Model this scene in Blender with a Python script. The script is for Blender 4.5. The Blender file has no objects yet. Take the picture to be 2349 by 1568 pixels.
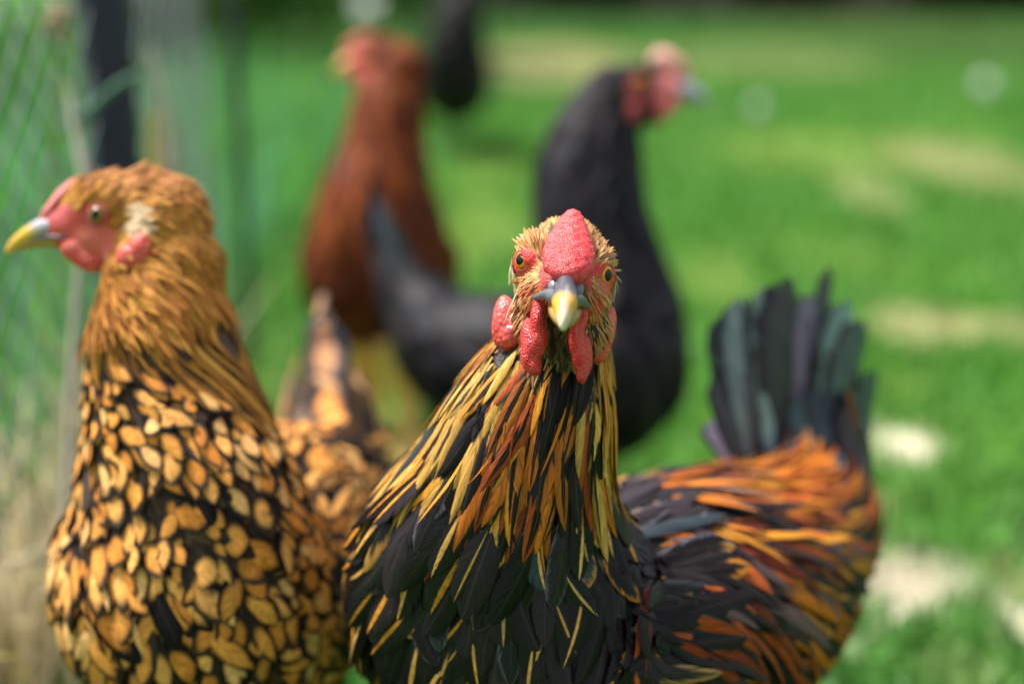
import bpy, math, random
import numpy as np
from mathutils import Vector, Matrix

random.seed(7)
rng = np.random.default_rng(11)
SC = bpy.context.scene
COL = SC.collection

# ------------------------------------------------------------------ camera, sky, sun, exposure
CAM_H, PITCH = 0.56, math.radians(15.5)
cam_data = bpy.data.cameras.new("camera")
cam = bpy.data.objects.new("camera", cam_data)
COL.objects.link(cam)
cam.location = (0, 0, CAM_H)
cam.rotation_euler = (math.pi / 2 - PITCH, 0, 0)
cam_data.lens, cam_data.sensor_width = 50, 36
cam_data.clip_start, cam_data.clip_end = 0.02, 500
cam_data.dof.use_dof = True
cam_data.dof.focus_distance = 0.645
cam_data.dof.aperture_fstop = 2.35
cam_data.dof.aperture_blades = 0
SC.camera = cam

SUN_EL, SUN_AZ = math.radians(60), math.radians(-62)      # azimuth from +Y (view direction), negative = left
world = bpy.data.worlds.new("World")
SC.world = world
world.use_nodes = True
wn = world.node_tree
sky = wn.nodes.new("ShaderNodeTexSky")
sky.sky_type = 'NISHITA'
sky.sun_disc = False
sky.sun_elevation = SUN_EL
sky.sun_rotation = SUN_AZ
sky.dust_density = 2.5
bg = wn.nodes["Background"]
bg.inputs[1].default_value = 0.075
hs = wn.nodes.new("ShaderNodeHueSaturation")          # thin cloud: a paler, greyer sky
hs.inputs['Saturation'].default_value = 0.30
wn.links.new(sky.outputs[0], hs.inputs['Color'])
wn.links.new(hs.outputs[0], bg.inputs[0])
sd = bpy.data.lights.new("sun", 'SUN')
sd.energy, sd.angle, sd.color = 3.3, math.radians(12), (1.0, 0.97, 0.92)
sun = bpy.data.objects.new("sun", sd)
COL.objects.link(sun)
sdir = Vector((math.sin(SUN_AZ) * math.cos(SUN_EL), math.cos(SUN_AZ) * math.cos(SUN_EL), math.sin(SUN_EL)))
sun.rotation_euler = sdir.to_track_quat('Z', 'Y').to_euler()
sun.location = (-3, 3, 6)
SC.view_settings.view_transform = 'Standard'
SC.view_settings.look = 'None'
SC.view_settings.exposure = 1.6
SC.view_settings.gamma = 1

# ------------------------------------------------------------------ camera frame helpers (used to measure real positions)
RX = np.array([1.0, 0, 0])
UP = np.array([0, math.sin(PITCH), math.cos(PITCH)])
FW = np.array([0, math.cos(PITCH), -math.sin(PITCH)])
ORG = np.array([0, 0, CAM_H])
KP = 0.72 / 2349.0


def P(px, py, d):
    return ORG + d * ((px - 1174.5) * KP * RX + (784 - py) * KP * UP + FW)


def to_px(p):
    q = p - ORG
    d = q @ FW
    return 1174.5 + (q @ RX) / d / KP, 784 - (q @ UP) / d / KP


def ground_at(px, py):
    r = P(px, py, 1.0) - ORG
    return ORG + r * (CAM_H / -r[2])


def unit(v):
    return v / np.maximum(np.linalg.norm(v, axis=-1, keepdims=True), 1e-12)


# ------------------------------------------------------------------ object helpers
def tag(o, label=None, cat=None, group=None, kind=None):
    if label: o['label'] = label
    if cat: o['category'] = cat
    if group: o['group'] = group
    if kind: o['kind'] = kind
    return o


WORLD_AT = {}      # where each parent's own origin stands in the world


def empty(name, loc=(0, 0, 0)):
    o = bpy.data.objects.new(name, None)
    o.empty_display_size = 0.05
    COL.objects.link(o)
    o.location = loc
    WORLD_AT[o.name] = Vector(loc)
    return o


def mesh_obj(name, verts, faces, mat, parent=None, attrs=None, smooth=True):
    me = bpy.data.meshes.new(name)
    verts = np.asarray(verts, dtype=np.float32).reshape(-1, 3)
    if isinstance(faces, np.ndarray):
        nf, k = faces.shape
        me.vertices.add(len(verts))
        me.vertices.foreach_set("co", verts.ravel())
        me.loops.add(nf * k)
        me.loops.foreach_set("vertex_index", faces.ravel().astype(np.int32))
        me.polygons.add(nf)
        me.polygons.foreach_set("loop_start", np.arange(nf, dtype=np.int32) * k)
        me.update(calc_edges=True)
        me.validate()
    else:
        me.from_pydata([tuple(v) for v in verts], [], faces)
        me.update()
    for nm, (typ, arr) in (attrs or {}).items():
        a = me.attributes.new(nm, typ, 'POINT')
        a.data.foreach_set('color' if typ == 'FLOAT_COLOR' else 'vector', np.asarray(arr, np.float32).ravel())
    if smooth:
        me.polygons.foreach_set("use_smooth", [True] * len(me.polygons))
    if mat: me.materials.append(mat)
    o = bpy.data.objects.new(name, me)
    COL.objects.link(o)
    if parent is not None:
        o.parent = parent
        o.matrix_parent_inverse = Matrix.Translation(-WORLD_AT.get(parent.name, Vector()))
    return o


# ------------------------------------------------------------------ materials
class NT:
    def __init__(self, name):
        self.mat = bpy.data.materials.new(name)
        self.mat.use_nodes = True
        self.t = self.mat.node_tree
        self.b = self.t.nodes["Principled BSDF"]

    def n(self, typ, **kw):
        nd = self.t.nodes.new(typ)
        for k, v in kw.items():
            setattr(nd, k, v)
        return nd

    def l(self, a, b):
        self.t.links.new(a, b)

    def set(self, sock, v):
        if hasattr(v, 'is_output'):
            self.l(v, sock)
        else:
            sock.default_value = v

    def math(self, op, a, b=None, c=None, clamp=False):
        nd = self.n("ShaderNodeMath", operation=op, use_clamp=clamp)
        self.set(nd.inputs[0], a)
        if b is not None: self.set(nd.inputs[1], b)
        if c is not None: self.set(nd.inputs[2], c)
        return nd.outputs[0]

    def mix(self, f, a, b, blend='MIX'):
        nd = self.n("ShaderNodeMix", data_type='RGBA', blend_type=blend)
        self.set(nd.inputs[0], f)
        for s, v in ((nd.inputs[6], a), (nd.inputs[7], b)):
            self.set(s, v if hasattr(v, 'is_output') else (*v, 1))
        return nd.outputs[2]

    def attr(self, nm):
        return self.n("ShaderNodeAttribute", attribute_name=nm)

    def noise(self, scale, vec=None, detail=2, dim='3D', rough=0.5):
        nd = self.n("ShaderNodeTexNoise", noise_dimensions=dim)
        nd.inputs['Scale'].default_value = scale
        nd.inputs['Detail'].default_value = detail
        nd.inputs['Roughness'].default_value = rough
        if vec is not None: self.l(vec, nd.inputs['Vector'])
        return nd.outputs['Fac']

    def ramp(self, f, lo, hi):
        nd = self.n("ShaderNodeMapRange", interpolation_type='SMOOTHSTEP')
        self.set(nd.inputs[0], f)
        nd.inputs[1].default_value, nd.inputs[2].default_value = lo, hi
        return nd.outputs[0]

    def bump(self, h, strength, dist):
        nd = self.n("ShaderNodeBump")
        nd.inputs['Strength'].default_value = strength
        nd.inputs['Distance'].default_value = dist
        self.l(h, nd.inputs['Height'])
        self.l(nd.outputs[0], self.b.inputs['Normal'])


def feather_material(name, frayed, rough=0.52, spec=0.18, quill=0.12, soft=(0.78, 1.16)):
    m = NT(name)
    uv = m.n("ShaderNodeSeparateXYZ")
    m.l(m.attr('fuv').outputs['Vector'], uv.inputs[0])
    u, v, idn = uv.outputs
    par = m.attr('par')
    ps = m.n("ShaderNodeSeparateColor")
    m.l(par.outputs['Color'], ps.inputs[0])
    ku, kv, vc = ps.outputs
    au = m.math('ABSOLUTE', u)
    # barbs run outwards and towards the tip
    w = m.math('SUBTRACT', m.math('MULTIPLY', v, 1.0), m.math('MULTIPLY', au, 0.30))
    cv = m.n("ShaderNodeCombineXYZ")
    m.l(m.math('MULTIPLY', w, 16.0), cv.inputs[0])
    m.l(m.math('MULTIPLY', u, 1.2), cv.inputs[1])
    m.l(m.math('MULTIPLY', idn, 57.0), cv.inputs[2])
    barb = m.noise(1.0, cv.outputs[0], 3)
    du = m.math('MULTIPLY', au, ku)
    dv = m.math('MULTIPLY', m.math('SUBTRACT', v, vc), kv)
    r = m.math('SQRT', m.math('ADD', m.math('MULTIPLY', du, du), m.math('MULTIPLY', dv, dv)))
    r = m.math('ADD', r, m.math('MULTIPLY', m.math('SUBTRACT', barb, 0.5), 0.8))
    mask = m.ramp(r, *soft)
    colr = m.mix(mask, m.attr('ci').outputs['Color'], m.attr('ce').outputs['Color'])
    val = m.math('MAXIMUM', m.math('ADD', m.math('MULTIPLY', barb, 2.2), -0.1), 0.15)
    vv = m.n("ShaderNodeCombineColor")
    for i in range(3): m.l(val, vv.inputs[i])
    colr = m.mix(1.0, colr, vv.outputs[0], 'MULTIPLY')
    shaft = m.ramp(au, 0.09, 0.03)
    colr = m.mix(m.math('MULTIPLY', shaft, quill), colr, (0.30, 0.20, 0.12))
    m.l(colr, m.b.inputs['Base Color'])
    m.b.inputs['Roughness'].default_value = rough
    m.b.inputs['Specular IOR Level'].default_value = spec
    m.bump(barb, 0.5, 0.0008)
    if frayed:
        cf = m.n("ShaderNodeCombineXYZ")
        m.l(m.math('MULTIPLY', w, 42.0), cf.inputs[0])
        m.l(m.math('MULTIPLY', idn, 91.0), cf.inputs[2])
        fine = m.noise(1.0, cf.outputs[0], 2)
        edge = m.math('ADD', au, m.math('MULTIPLY', m.math('SUBTRACT', v, 0.8), 0.8))
        a = m.math('ADD', m.math('MULTIPLY', m.math('SUBTRACT', 0.92, edge), 1.0), m.math('MULTIPLY', m.math('SUBTRACT', fine, 0.42), 3.0))
        a = m.ramp(a, -0.08, 0.12)
        m.l(a, m.b.inputs['Alpha'])
    return m.mat


def skin_material(name, bscale, bstr, rough=0.42, sss=0.12, dist=0.0008, flush=0.35):
    m = NT(name)
    tc = m.n("ShaderNodeTexCoord").outputs['Object']
    vo = m.n("ShaderNodeTexVoronoi")
    vo.inputs['Scale'].default_value = bscale
    m.l(tc, vo.inputs['Vector'])
    nz = m.noise(bscale * 0.25, tc, 3)
    c = m.attr('Col').outputs['Color']
    f = m.ramp(vo.outputs['Distance'], 0.0, 0.75)
    dark = m.mix(1.0, c, (0.72, 0.50, 0.50), 'MULTIPLY')
    c = m.mix(m.math('MULTIPLY', f, 0.7), c, dark)
    c = m.mix(m.math('MULTIPLY', m.ramp(nz, 0.45, 0.75), flush), c, (0.80, 0.16, 0.17))
    m.l(c, m.b.inputs['Base Color'])
    m.b.inputs['Roughness'].default_value = rough
    m.b.inputs['Subsurface Weight'].default_value = sss
    m.b.inputs['Subsurface Radius'].default_value = (0.004, 0.0012, 0.0008)
    m.b.inputs['Subsurface Scale'].default_value = 0.6
    h = m.math('SUBTRACT', 1.0, vo.outputs['Distance'])
    m.bump(h, bstr, dist)
    return m.mat


def plain_material(name, rough=0.5, spec=0.5, nscale=60, namp=0.5, bump=0.0, sss=0.0):
    m = NT(name)
    tc = m.n("ShaderNodeTexCoord").outputs['Object']
    nz = m.noise(nscale, tc, 4)
    c = m.attr('Col').outputs['Color']
    val = m.math('ADD', m.math('MULTIPLY', nz, namp), 1 - namp * 0.5)
    vv = m.n("ShaderNodeCombineColor")
    for i in range(3): m.l(val, vv.inputs[i])
    m.l(m.mix(1.0, c, vv.outputs[0], 'MULTIPLY'), m.b.inputs['Base Color'])
    m.b.inputs['Roughness'].default_value = rough
    m.b.inputs['Specular IOR Level'].default_value = spec
    if sss:
        m.b.inputs['Subsurface Weight'].default_value = sss
        m.b.inputs['Subsurface Radius'].default_value = (0.004, 0.002, 0.001)
    if bump: m.bump(nz, bump, 0.001)
    return m.mat


def leaf_material(name, rough=0.5, trans=0.25):
    m = NT(name)
    c = m.attr('Col').outputs['Color']
    nz = m.noise(14, m.n("ShaderNodeTexCoord").outputs['Object'], 2)
    val = m.math('ADD', m.math('MULTIPLY', nz, 0.6), 0.7)
    vv = m.n("ShaderNodeCombineColor")
    for i in range(3): m.l(val, vv.inputs[i])
    c = m.mix(1.0, c, vv.outputs[0], 'MULTIPLY')
    m.l(c, m.b.inputs['Base Color'])
    m.b.inputs['Roughness'].default_value = rough
    m.b.inputs['Specular IOR Level'].default_value = 0.18
    tr = m.n("ShaderNodeBsdfTranslucent")
    m.l(c, tr.inputs[0])
    mx = m.n("ShaderNodeMixShader")
    mx.inputs[0].default_value = trans
    m.l(m.b.outputs[0], mx.inputs[1])
    m.l(tr.outputs[0], mx.inputs[2])
    m.l(mx.outputs[0], m.t.nodes["Material Output"].inputs[0])
    return m.mat


def eye_material(name, rim, ir, pup):
    m = NT(name)
    tc = m.n("ShaderNodeTexCoord").outputs['Object']
    nv = m.n("ShaderNodeVectorMath", operation='NORMALIZE')
    m.l(tc, nv.inputs[0])
    s = m.n("ShaderNodeSeparateXYZ")
    m.l(nv.outputs[0], s.inputs[0])
    z = s.outputs[2]
    nz = m.noise(900, tc, 2)
    z2 = m.math('ADD', z, m.math('MULTIPLY', m.math('SUBTRACT', nz, 0.5), 0.02))
    iris = m.mix(m.ramp(z2, 0.55, 0.84), rim, ir)
    c = m.mix(m.ramp(z2, 0.40, 0.50), (0.02, 0.012, 0.008), iris)
    c = m.mix(m.ramp(z2, pup, pup + .025), c, (0.003, 0.003, 0.003))
    m.l(c, m.b.inputs['Base Color'])
    m.b.inputs['Roughness'].default_value = 0.10
    m.b.inputs['Specular IOR Level'].default_value = 0.35
    return m.mat


M_F = feather_material('feather_frayed', True)
M_FS = feather_material('feather_soft', False, 0.6, 0.12, 0.06, (0.66, 1.20))
M_FG = feather_material('feather_slate_sheen', False, 0.48, 0.12, 0.05)
M_FB = feather_material('feather_black_gloss', True, 0.34, 0.19, 0.05)
M_DOWN = plain_material('down', 0.9, 0.1, 300, 0.6, 0.4)
M_COMB = skin_material('comb_skin', 1400, 0.6, 0.40, 0.1, 0.0008)
M_WATTLE = skin_material('wattle_skin', 1000, 0.8, 0.36, 0.1, 0.001)
M_BODY = skin_material('body_skin', 1000, 0.5, 0.6, 0.0, 0.0006, 0.0)
M_LOBE = skin_material('earlobe_skin', 420, 0.9, 0.36)
M_BEAK = plain_material('beak_horn', 0.32, 0.5, 700, 0.5, 0.15, 0.1)
M_LEG = plain_material('leg_scale', 0.45, 0.5, 350, 0.5, 0.5)
M_EYE = eye_material('amber_eye', (.50, .15, .008), (.80, .38, .015), .80)
M_EYE_B = eye_material('brown_eye', (.16, .075, .02), (.34, .17, .04), .82)
M_LEAF = leaf_material('leaf')
M_GRASS = leaf_material('grass_blade', 0.45, 0.3)
M_STRAW = leaf_material('straw', 0.6, 0.2)


# ------------------------------------------------------------------ lofted surfaces
def catmull(K, t, n):
    """K (m,c) keys at increasing t (m,), sampled at n equal steps of t."""
    q = np.linspace(t[0], t[-1], n)
    m = len(t)
    tan = np.zeros_like(K)
    for i in range(m):
        a, b = max(i - 1, 0), min(i + 1, m - 1)
        tan[i] = (K[b] - K[a]) / (t[b] - t[a])
    out = np.zeros((n, K.shape[1]))
    for j, x in enumerate(q):
        i = min(np.searchsorted(t, x, side='right') - 1, m - 2)
        h = t[i + 1] - t[i]
        f = (x - t[i]) / h
        out[j] = (K[i] * (2 * f ** 3 - 3 * f ** 2 + 1) + tan[i] * h * (f ** 3 - 2 * f ** 2 + f)
                  + K[i + 1] * (-2 * f ** 3 + 3 * f ** 2) + tan[i + 1] * h * (f ** 3 - f ** 2))
    return out


class Loft:
    """stations: (centre, half width, half height up, half height down, lateral vector); the up side is T x L."""

    def __init__(self, st, N=70, M=48):
        K = np.array([np.concatenate([s[0], s[1:4], s[4]]) for s in st], float)
        t = np.concatenate([[0], np.cumsum(np.linalg.norm(np.diff(K[:, :3], axis=0), axis=1) + 1e-5)])
        R = catmull(K, t, N)
        C, A, L = R[:, :3], np.maximum(R[:, 3:6], 0.0004), R[:, 6:9]
        T = unit(np.gradient(C, axis=0))
        L = unit(L - T * np.sum(L * T, axis=1, keepdims=True))
        U = np.cross(T, L)
        th = np.linspace(0, 2 * np.pi, M, endpoint=False)
        c, s = np.cos(th), np.sin(th)
        hh = np.where(s[None] > 0, A[:, 1:2], A[:, 2:3])
        self.G = C[:, None] + (A[:, 0:1] * c[None])[..., None] * L[:, None] + (hh * s[None])[..., None] * U[:, None]
        self.N, self.M, self.C = N, M, C
        dS = np.gradient(self.G, axis=0)
        dT = np.roll(self.G, -1, 1) - np.roll(self.G, 1, 1)
        n = np.cross(dT, dS)
        out = self.G - C[:, None]
        n = unit(n)
        sgn = np.sign(np.sum(n * out, -1, keepdims=True))
        self.Nn = unit(n * sgn)
        self.dS = dS * (N - 1)
        self.area = np.linalg.norm(np.cross(dS, dT * 0.5), axis=-1)

    def ev(self, arr, s, th):
        x = np.clip(s, 0, 1) * (self.N - 1)
        i = np.minimum(x.astype(int), self.N - 2)
        f = (x - i)[..., None]
        y = (th / (2 * np.pi) % 1.0) * self.M
        j = y.astype(int) % self.M
        g = (y - np.floor(y))[..., None]
        j2 = (j + 1) % self.M
        return (arr[i, j] * (1 - f) * (1 - g) + arr[i + 1, j] * f * (1 - g) + arr[i, j2] * (1 - f) * g + arr[i + 1, j2] * f * g)

    def pos(self, s, th):
        p = self.ev(self.G, s, th)
        ext = np.minimum(s, 0)[..., None]
        return p + ext * self.ev(self.dS, s, th)

    def mesh(self):
        N, M = self.N, self.M
        V = self.G.reshape(-1, 3)
        i, j = np.meshgrid(np.arange(N - 1), np.arange(M), indexing='ij')
        j2 = (j + 1) % M
        F = np.stack([i * M + j, i * M + j2, (i + 1) * M + j2, (i + 1) * M + j], -1).reshape(-1, 4).tolist()
        F.append(list(range(M - 1, -1, -1)))
        F.append([(N - 1) * M + k for k in range(M)])
        return V, F

    def rows(self, row, pitch, jit, mask=None):
        """feather roots in staggered rows, like roof tiles"""
        ds, th_all, s_all, k = self.dS, [], [], 0
        s = 0.004
        while s < 0.996:
            i = int(s * (self.N - 1))
            sp = np.linalg.norm(self.dS[i], axis=1)
            ring = self.G[i]
            seg = np.linalg.norm(np.roll(ring, -1, 0) - ring, axis=1)
            cum = np.concatenate([[0], np.cumsum(seg)])
            n = max(6, int(cum[-1] / pitch))
            a = (np.arange(n) + .5 * (k % 2) + rng.normal(0, jit * .5, n)) / n % 1.0
            th = np.interp(a * cum[-1], cum, np.arange(self.M + 1)) / self.M * 2 * np.pi
            keep = rng.uniform(0, 1, n) < np.interp(th, np.arange(self.M) / self.M * 2 * np.pi, sp) / sp.mean() * 1.1
            th = th[keep]
            s_all.append(s + rng.normal(0, jit * .5, len(th)) * row / sp.mean())
            th_all.append(th)
            s += row / sp.mean()
            k += 1
        s, th = np.clip(np.concatenate(s_all), .002, .998), np.concatenate(th_all)
        p, nn = self.pos(s, th), unit(self.ev(self.Nn, s, th))
        if mask is not None:
            keep = mask(p, nn, s, th)
            s, th, p, nn = s[keep], th[keep], p[keep], nn[keep]
        return s, th, p, nn

    def sample(self, n, mask=None):
        """n surface points spread evenly by area, filtered by mask(p, normal, s, th)."""
        w = self.area.ravel() / self.area.sum()
        k = rng.choice(len(w), n, p=w)
        s = (k // self.M + rng.uniform(-.5, .5, n)) / (self.N - 1)
        th = ((k % self.M) + rng.uniform(-.5, .5, n)) / self.M * 2 * np.pi
        s = np.clip(s, 0.002, 0.998)
        p, nn = self.pos(s, th), unit(self.ev(self.Nn, s, th))
        if mask is not None:
            keep = mask(p, nn, s, th)
            s, th, p, nn = s[keep], th[keep], p[keep], nn[keep]
        return s, th, p, nn


def col4(c, n):
    return np.tile(np.array([*c, 1.0], np.float32), (n, 1))


def loft_obj(name, st, mat, parent, colfn, N=24, M=20, noise=0.0, nsc=300):
    lo = Loft(st, N, M)
    V, F = lo.mesh()
    if noise:
        V = V + lo.Nn.reshape(-1, 3) * (noise * wob(V, nsc))[:, None]
    c = colfn(V) if callable(colfn) else np.tile(np.array(colfn, float), (len(V), 1))
    c = np.concatenate([c, np.ones((len(V), 1))], 1)
    return mesh_obj(name, V, F, mat, parent, {'Col': ('FLOAT_COLOR', c)})


def wob(V, sc):
    """cheap smooth value noise, -1..1"""
    o = np.zeros(len(V))
    for k in range(4):
        a = np.array([[1, .3, -.2], [-.4, 1, .5], [.2, -.6, 1], [.8, .7, -.5]][k]) * sc * (1 + .37 * k)
        o += np.sin(V @ a + k * 1.7) * np.cos(V @ a[[1, 2, 0]] * 0.83 + k)
    return o / 2.5


def ellipsoid(c, axes, nu=28, nv=18):
    """c centre, axes: three vectors (radius included)."""
    a = np.array(axes)
    V, F = [], []
    for i in range(nv + 1):
        ph = math.pi * i / nv
        for j in range(nu):
            t = 2 * math.pi * j / nu
            V.append(np.array(c) + a[0] * math.sin(ph) * math.cos(t) + a[1] * math.sin(ph) * math.sin(t) + a[2] * math.cos(ph))
    for i in range(nv):
        for j in range(nu):
            F.append([i * nu + j, (i + 1) * nu + j, (i + 1) * nu + (j + 1) % nu, i * nu + (j + 1) % nu])
    return np.array(V), F


def fuse(name, pieces, voxel, smooth_it, mat, parent, colfn):
    """join closed pieces into one continuous skin"""
    V, F, o = [], [], 0
    for v, f in pieces:
        V.append(v)
        F += [[i + o for i in q] for q in f]
        o += len(v)
    V = np.concatenate(V)
    me = bpy.data.meshes.new('tmp_skin')
    me.from_pydata([tuple(v) for v in V], [], F)
    ob = bpy.data.objects.new('tmp_skin', me)
    COL.objects.link(ob)
    r = ob.modifiers.new('r', 'REMESH')
    r.mode, r.voxel_size = 'VOXEL', voxel
    s = ob.modifiers.new('s', 'SMOOTH')
    s.factor, s.iterations = 0.5, smooth_it
    dg = bpy.context.evaluated_depsgraph_get()
    ev = ob.evaluated_get(dg)
    em = ev.to_mesh()
    n = len(em.vertices)
    co = np.zeros(n * 3, np.float32)
    em.vertices.foreach_get('co', co)
    co = co.reshape(-1, 3).astype(float)
    nf = len(em.polygons)
    li = np.zeros(len(em.loops), np.int32)
    em.loops.foreach_get('vertex_index', li)
    quads = li.reshape(nf, 4) if len(li) == nf * 4 else None
    faces = quads if quads is not None else [list(p.vertices) for p in em.polygons]
    ev.to_mesh_clear()
    bpy.data.objects.remove(ob)
    bpy.data.meshes.remove(me)
    c = colfn(co) if callable(colfn) else np.tile(np.array(colfn, float), (n, 1))
    c = np.concatenate([c, np.ones((n, 1))], 1)
    out = mesh_obj(name, co, faces, mat, parent, {'Col': ('FLOAT_COLOR', c)})
    return out, co, faces


# ------------------------------------------------------------------ feathers
PROF = {
    'body': ([0, .15, .4, .7, .88, .96, 1], [.25, .6, .92, 1, .75, .42, .06]),
    'hackle': ([0, .1, .4, .7, .9, 1], [.3, .75, 1, .8, .42, .02]),
    'fuzz': ([0, .2, .5, .8, 1], [.5, 1, .9, .6, .05]),
    'tail': ([0, .1, .4, .75, .92, 1], [.25, .45, .8, 1, .75, .08]),
}


def rows_t(R):
    return 1 - (1 - np.linspace(0, 1, R)) ** 1.7


def feather_mesh(name, C, S, N, hw, prof, droop, ci, ce, par, mat, parent, cols=3):
    n, R = C.shape[:2]
    t = rows_t(R)
    w = np.interp(t, *PROF[prof])
    us = np.linspace(-1, 1, cols)
    V = (C[:, :, None] + S[:, :, None] * (hw[:, None, None] * w[None, :, None] * us)[..., None]
         - N[:, :, None] * (hw[:, None, None] * w[None, :, None] * droop * us ** 2)[..., None])
    idn = rng.uniform(0, 1, n)
    uv = np.zeros((n, R, cols, 3))
    uv[..., 0] = us
    uv[..., 1] = t[None, :, None]
    uv[..., 2] = idn[:, None, None]
    rep = lambda a: np.repeat(a[:, None], R * cols, 1).reshape(-1, a.shape[-1])
    one = np.ones((n, 1))
    base = (np.arange(n) * R * cols)[:, None, None]
    i, j = np.meshgrid(np.arange(R - 1), np.arange(cols - 1), indexing='ij')
    q = np.stack([i * cols + j, i * cols + j + 1, (i + 1) * cols + j + 1, (i + 1) * cols + j], -1).reshape(1, -1, 4)
    F = (base + q).reshape(-1, 4)
    return mesh_obj(name, V.reshape(-1, 3), F, mat, parent, {
        'fuv': ('FLOAT_VECTOR', uv.reshape(-1, 3)),
        'ci': ('FLOAT_COLOR', rep(np.concatenate([ci, one], 1))),
        'ce': ('FLOAT_COLOR', rep(np.concatenate([ce, one], 1))),
        'par': ('FLOAT_COLOR', rep(np.concatenate([par, one], 1)))})


def plumage(name, lo, n, mask, length, hw, prof, colfn, mat, parent, lift=0.10, base=0.001, drift=0.25, droop=0.22, R=7, jit=0.25, tipcurl=0.0, sweep=0.0, grid=None, cols=3):
    """feathers whose midline follows the lofted surface towards the tail, rising a little off it"""
    s, th, p, nn = lo.rows(*grid, mask) if grid else lo.sample(n, mask)
    m = len(s)
    if m == 0: return None
    spd = np.linalg.norm(lo.ev(lo.dS, s, th), axis=1)
    spd = np.maximum(spd, 0.25 * np.median(spd))
    ln = (length(p, s, th) if callable(length) else np.full(m, length)) * rng.uniform(1 - jit, 1 + jit, m)
    wd = (hw(p, s, th) if callable(hw) else np.full(m, hw)) * rng.uniform(1 - jit, 1 + jit, m)
    t = rows_t(R)
    ss = s[:, None] - t[None] * (ln / spd)[:, None]
    dr = rng.normal(sweep, drift, m)
    tt = th[:, None] + t[None] ** 1.3 * dr[:, None]
    C = lo.pos(ss, tt)
    Nr = unit(lo.ev(lo.Nn, ss, tt))
    lf = lift * rng.uniform(0.5, 1.5, m)
    off = base + (lf * ln)[:, None] * (t[None] ** 0.8 - tipcurl * t[None] ** 3)
    C = C + Nr * off[..., None]
    D = unit(np.gradient(C, axis=1) + 1e-9)
    S = unit(np.cross(Nr, D))
    Nf = np.cross(D, S)
    roll = rng.normal(0, 0.18, m)[:, None, None]
    S2 = S * np.cos(roll) + Nf * np.sin(roll)
    ci, ce, par = colfn(p, s, th, m)
    return feather_mesh(name, C, S2, np.cross(D, S2), wd, prof, droop, ci, ce, par, mat, parent, cols)


def tuft(name, V, F, n, mask, flow, length, hw, colfn, mat, parent, lift=0.35, base=0.0, curl=0.3, R=4, prof='fuzz'):
    """short feathers over a free-form skin, combed along flow(p)"""
    F = np.asarray(F)
    a, b, c = V[F[:, 0]], V[F[:, 1]], V[F[:, 2]]
    ar = np.linalg.norm(np.cross(b - a, c - a), axis=1)
    cen = (a + c) / 2
    nr = unit(np.cross(b - a, c - a))
    ok = mask(cen, nr)
    ar = np.where(ok, ar, 0)
    k = rng.choice(len(ar), n, p=ar / ar.sum())
    p = cen[k] + (b[k] - a[k]) * rng.uniform(-.5, .5, (n, 1)) + (c[k] - b[k]) * rng.uniform(-.5, .5, (n, 1))
    nn = nr[k]
    d = flow(p)
    d = d - nn * np.sum(d * nn, 1, keepdims=True)
    d = unit(unit(d) + rng.normal(0, 0.14, (n, 3)))
    d = unit(d - nn * np.sum(d * nn, 1, keepdims=True))
    ln = (length(p) if callable(length) else np.full(n, length)) * rng.uniform(.6, 1.4, n)
    t = rows_t(R)
    lf = lift * rng.uniform(.4, 1.6, n)
    C = (p + nn * base)[:, None] + d[:, None] * (ln[:, None] * t)[..., None] + nn[:, None] * ((lf * ln)[:, None] * (t - curl * t ** 2))[..., None]
    S = unit(np.cross(nn, d))[:, None].repeat(R, 1)
    Nf = nn[:, None].repeat(R, 1)
    ci, ce, par = colfn(p, n)
    return feather_mesh(name, C, S, Nf, np.full(n, hw) * rng.uniform(.7, 1.3, n), prof, 0.2, ci, ce, par, mat, parent)


def pick(n, cols, weights, var=0.2):
    cols = np.array(cols, float)
    k = rng.choice(len(cols), n, p=np.array(weights, float) / np.sum(weights))
    return cols[k] * rng.uniform(1 - var, 1 + var, (n, 1))


def pars(n, ku, kv, vc, j=0.15):
    return np.stack([ku * rng.uniform(1 - j, 1 + j, n), kv * rng.uniform(1 - j, 1 + j, n), np.clip(vc + rng.normal(0, .04, n), 0, 1)], 1)


def lat(fx, fy):
    """the bird's left when it faces (fx, fy)"""
    v = np.array([fx, fy, 0.0]) / math.hypot(fx, fy)
    return np.cross([0, 0, 1.0], v)


def stations(rows):
    return [(P(*r[:3]), r[3], r[4], r[5], lat(*r[6])) for r in rows]


def single_feathers(name, rows, side, hw_col, prof, mat, parent, bend=0.0, R=10, sub=False):
    """long separate feathers; rows: (base point, tip point, half width, ci, ce, par)"""
    out = []
    t = rows_t(R)
    for k, (b, e, w, ci, ce, pr) in enumerate(rows):
        d = e - b
        ln = np.linalg.norm(d)
        sd = side - d * (side @ d) / ln ** 2
        sd = sd / np.linalg.norm(sd)
        nn = np.cross(d / ln, sd)
        if nn[1] > 0: nn = -nn
        bd = bend * random.uniform(.5, 1.5)
        C = b + d[None] * t[:, None] + nn[None] * (bd * ln * np.sin(t * math.pi / 2) * (1 - t))[:, None] - sd[None] * (0.06 * ln * np.sin(t * math.pi) * (1 if k % 2 else -1))[:, None] * 0.5
        C = C[None]
        S = np.tile(sd, (1, R, 1))
        N = np.tile(nn, (1, R, 1))
        out.append(feather_mesh(name, C, S, N, np.array([w]), prof, 0.28, np.array([ci]), np.array([ce]), np.array([pr]), mat, parent, cols=5))
    return out


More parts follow.
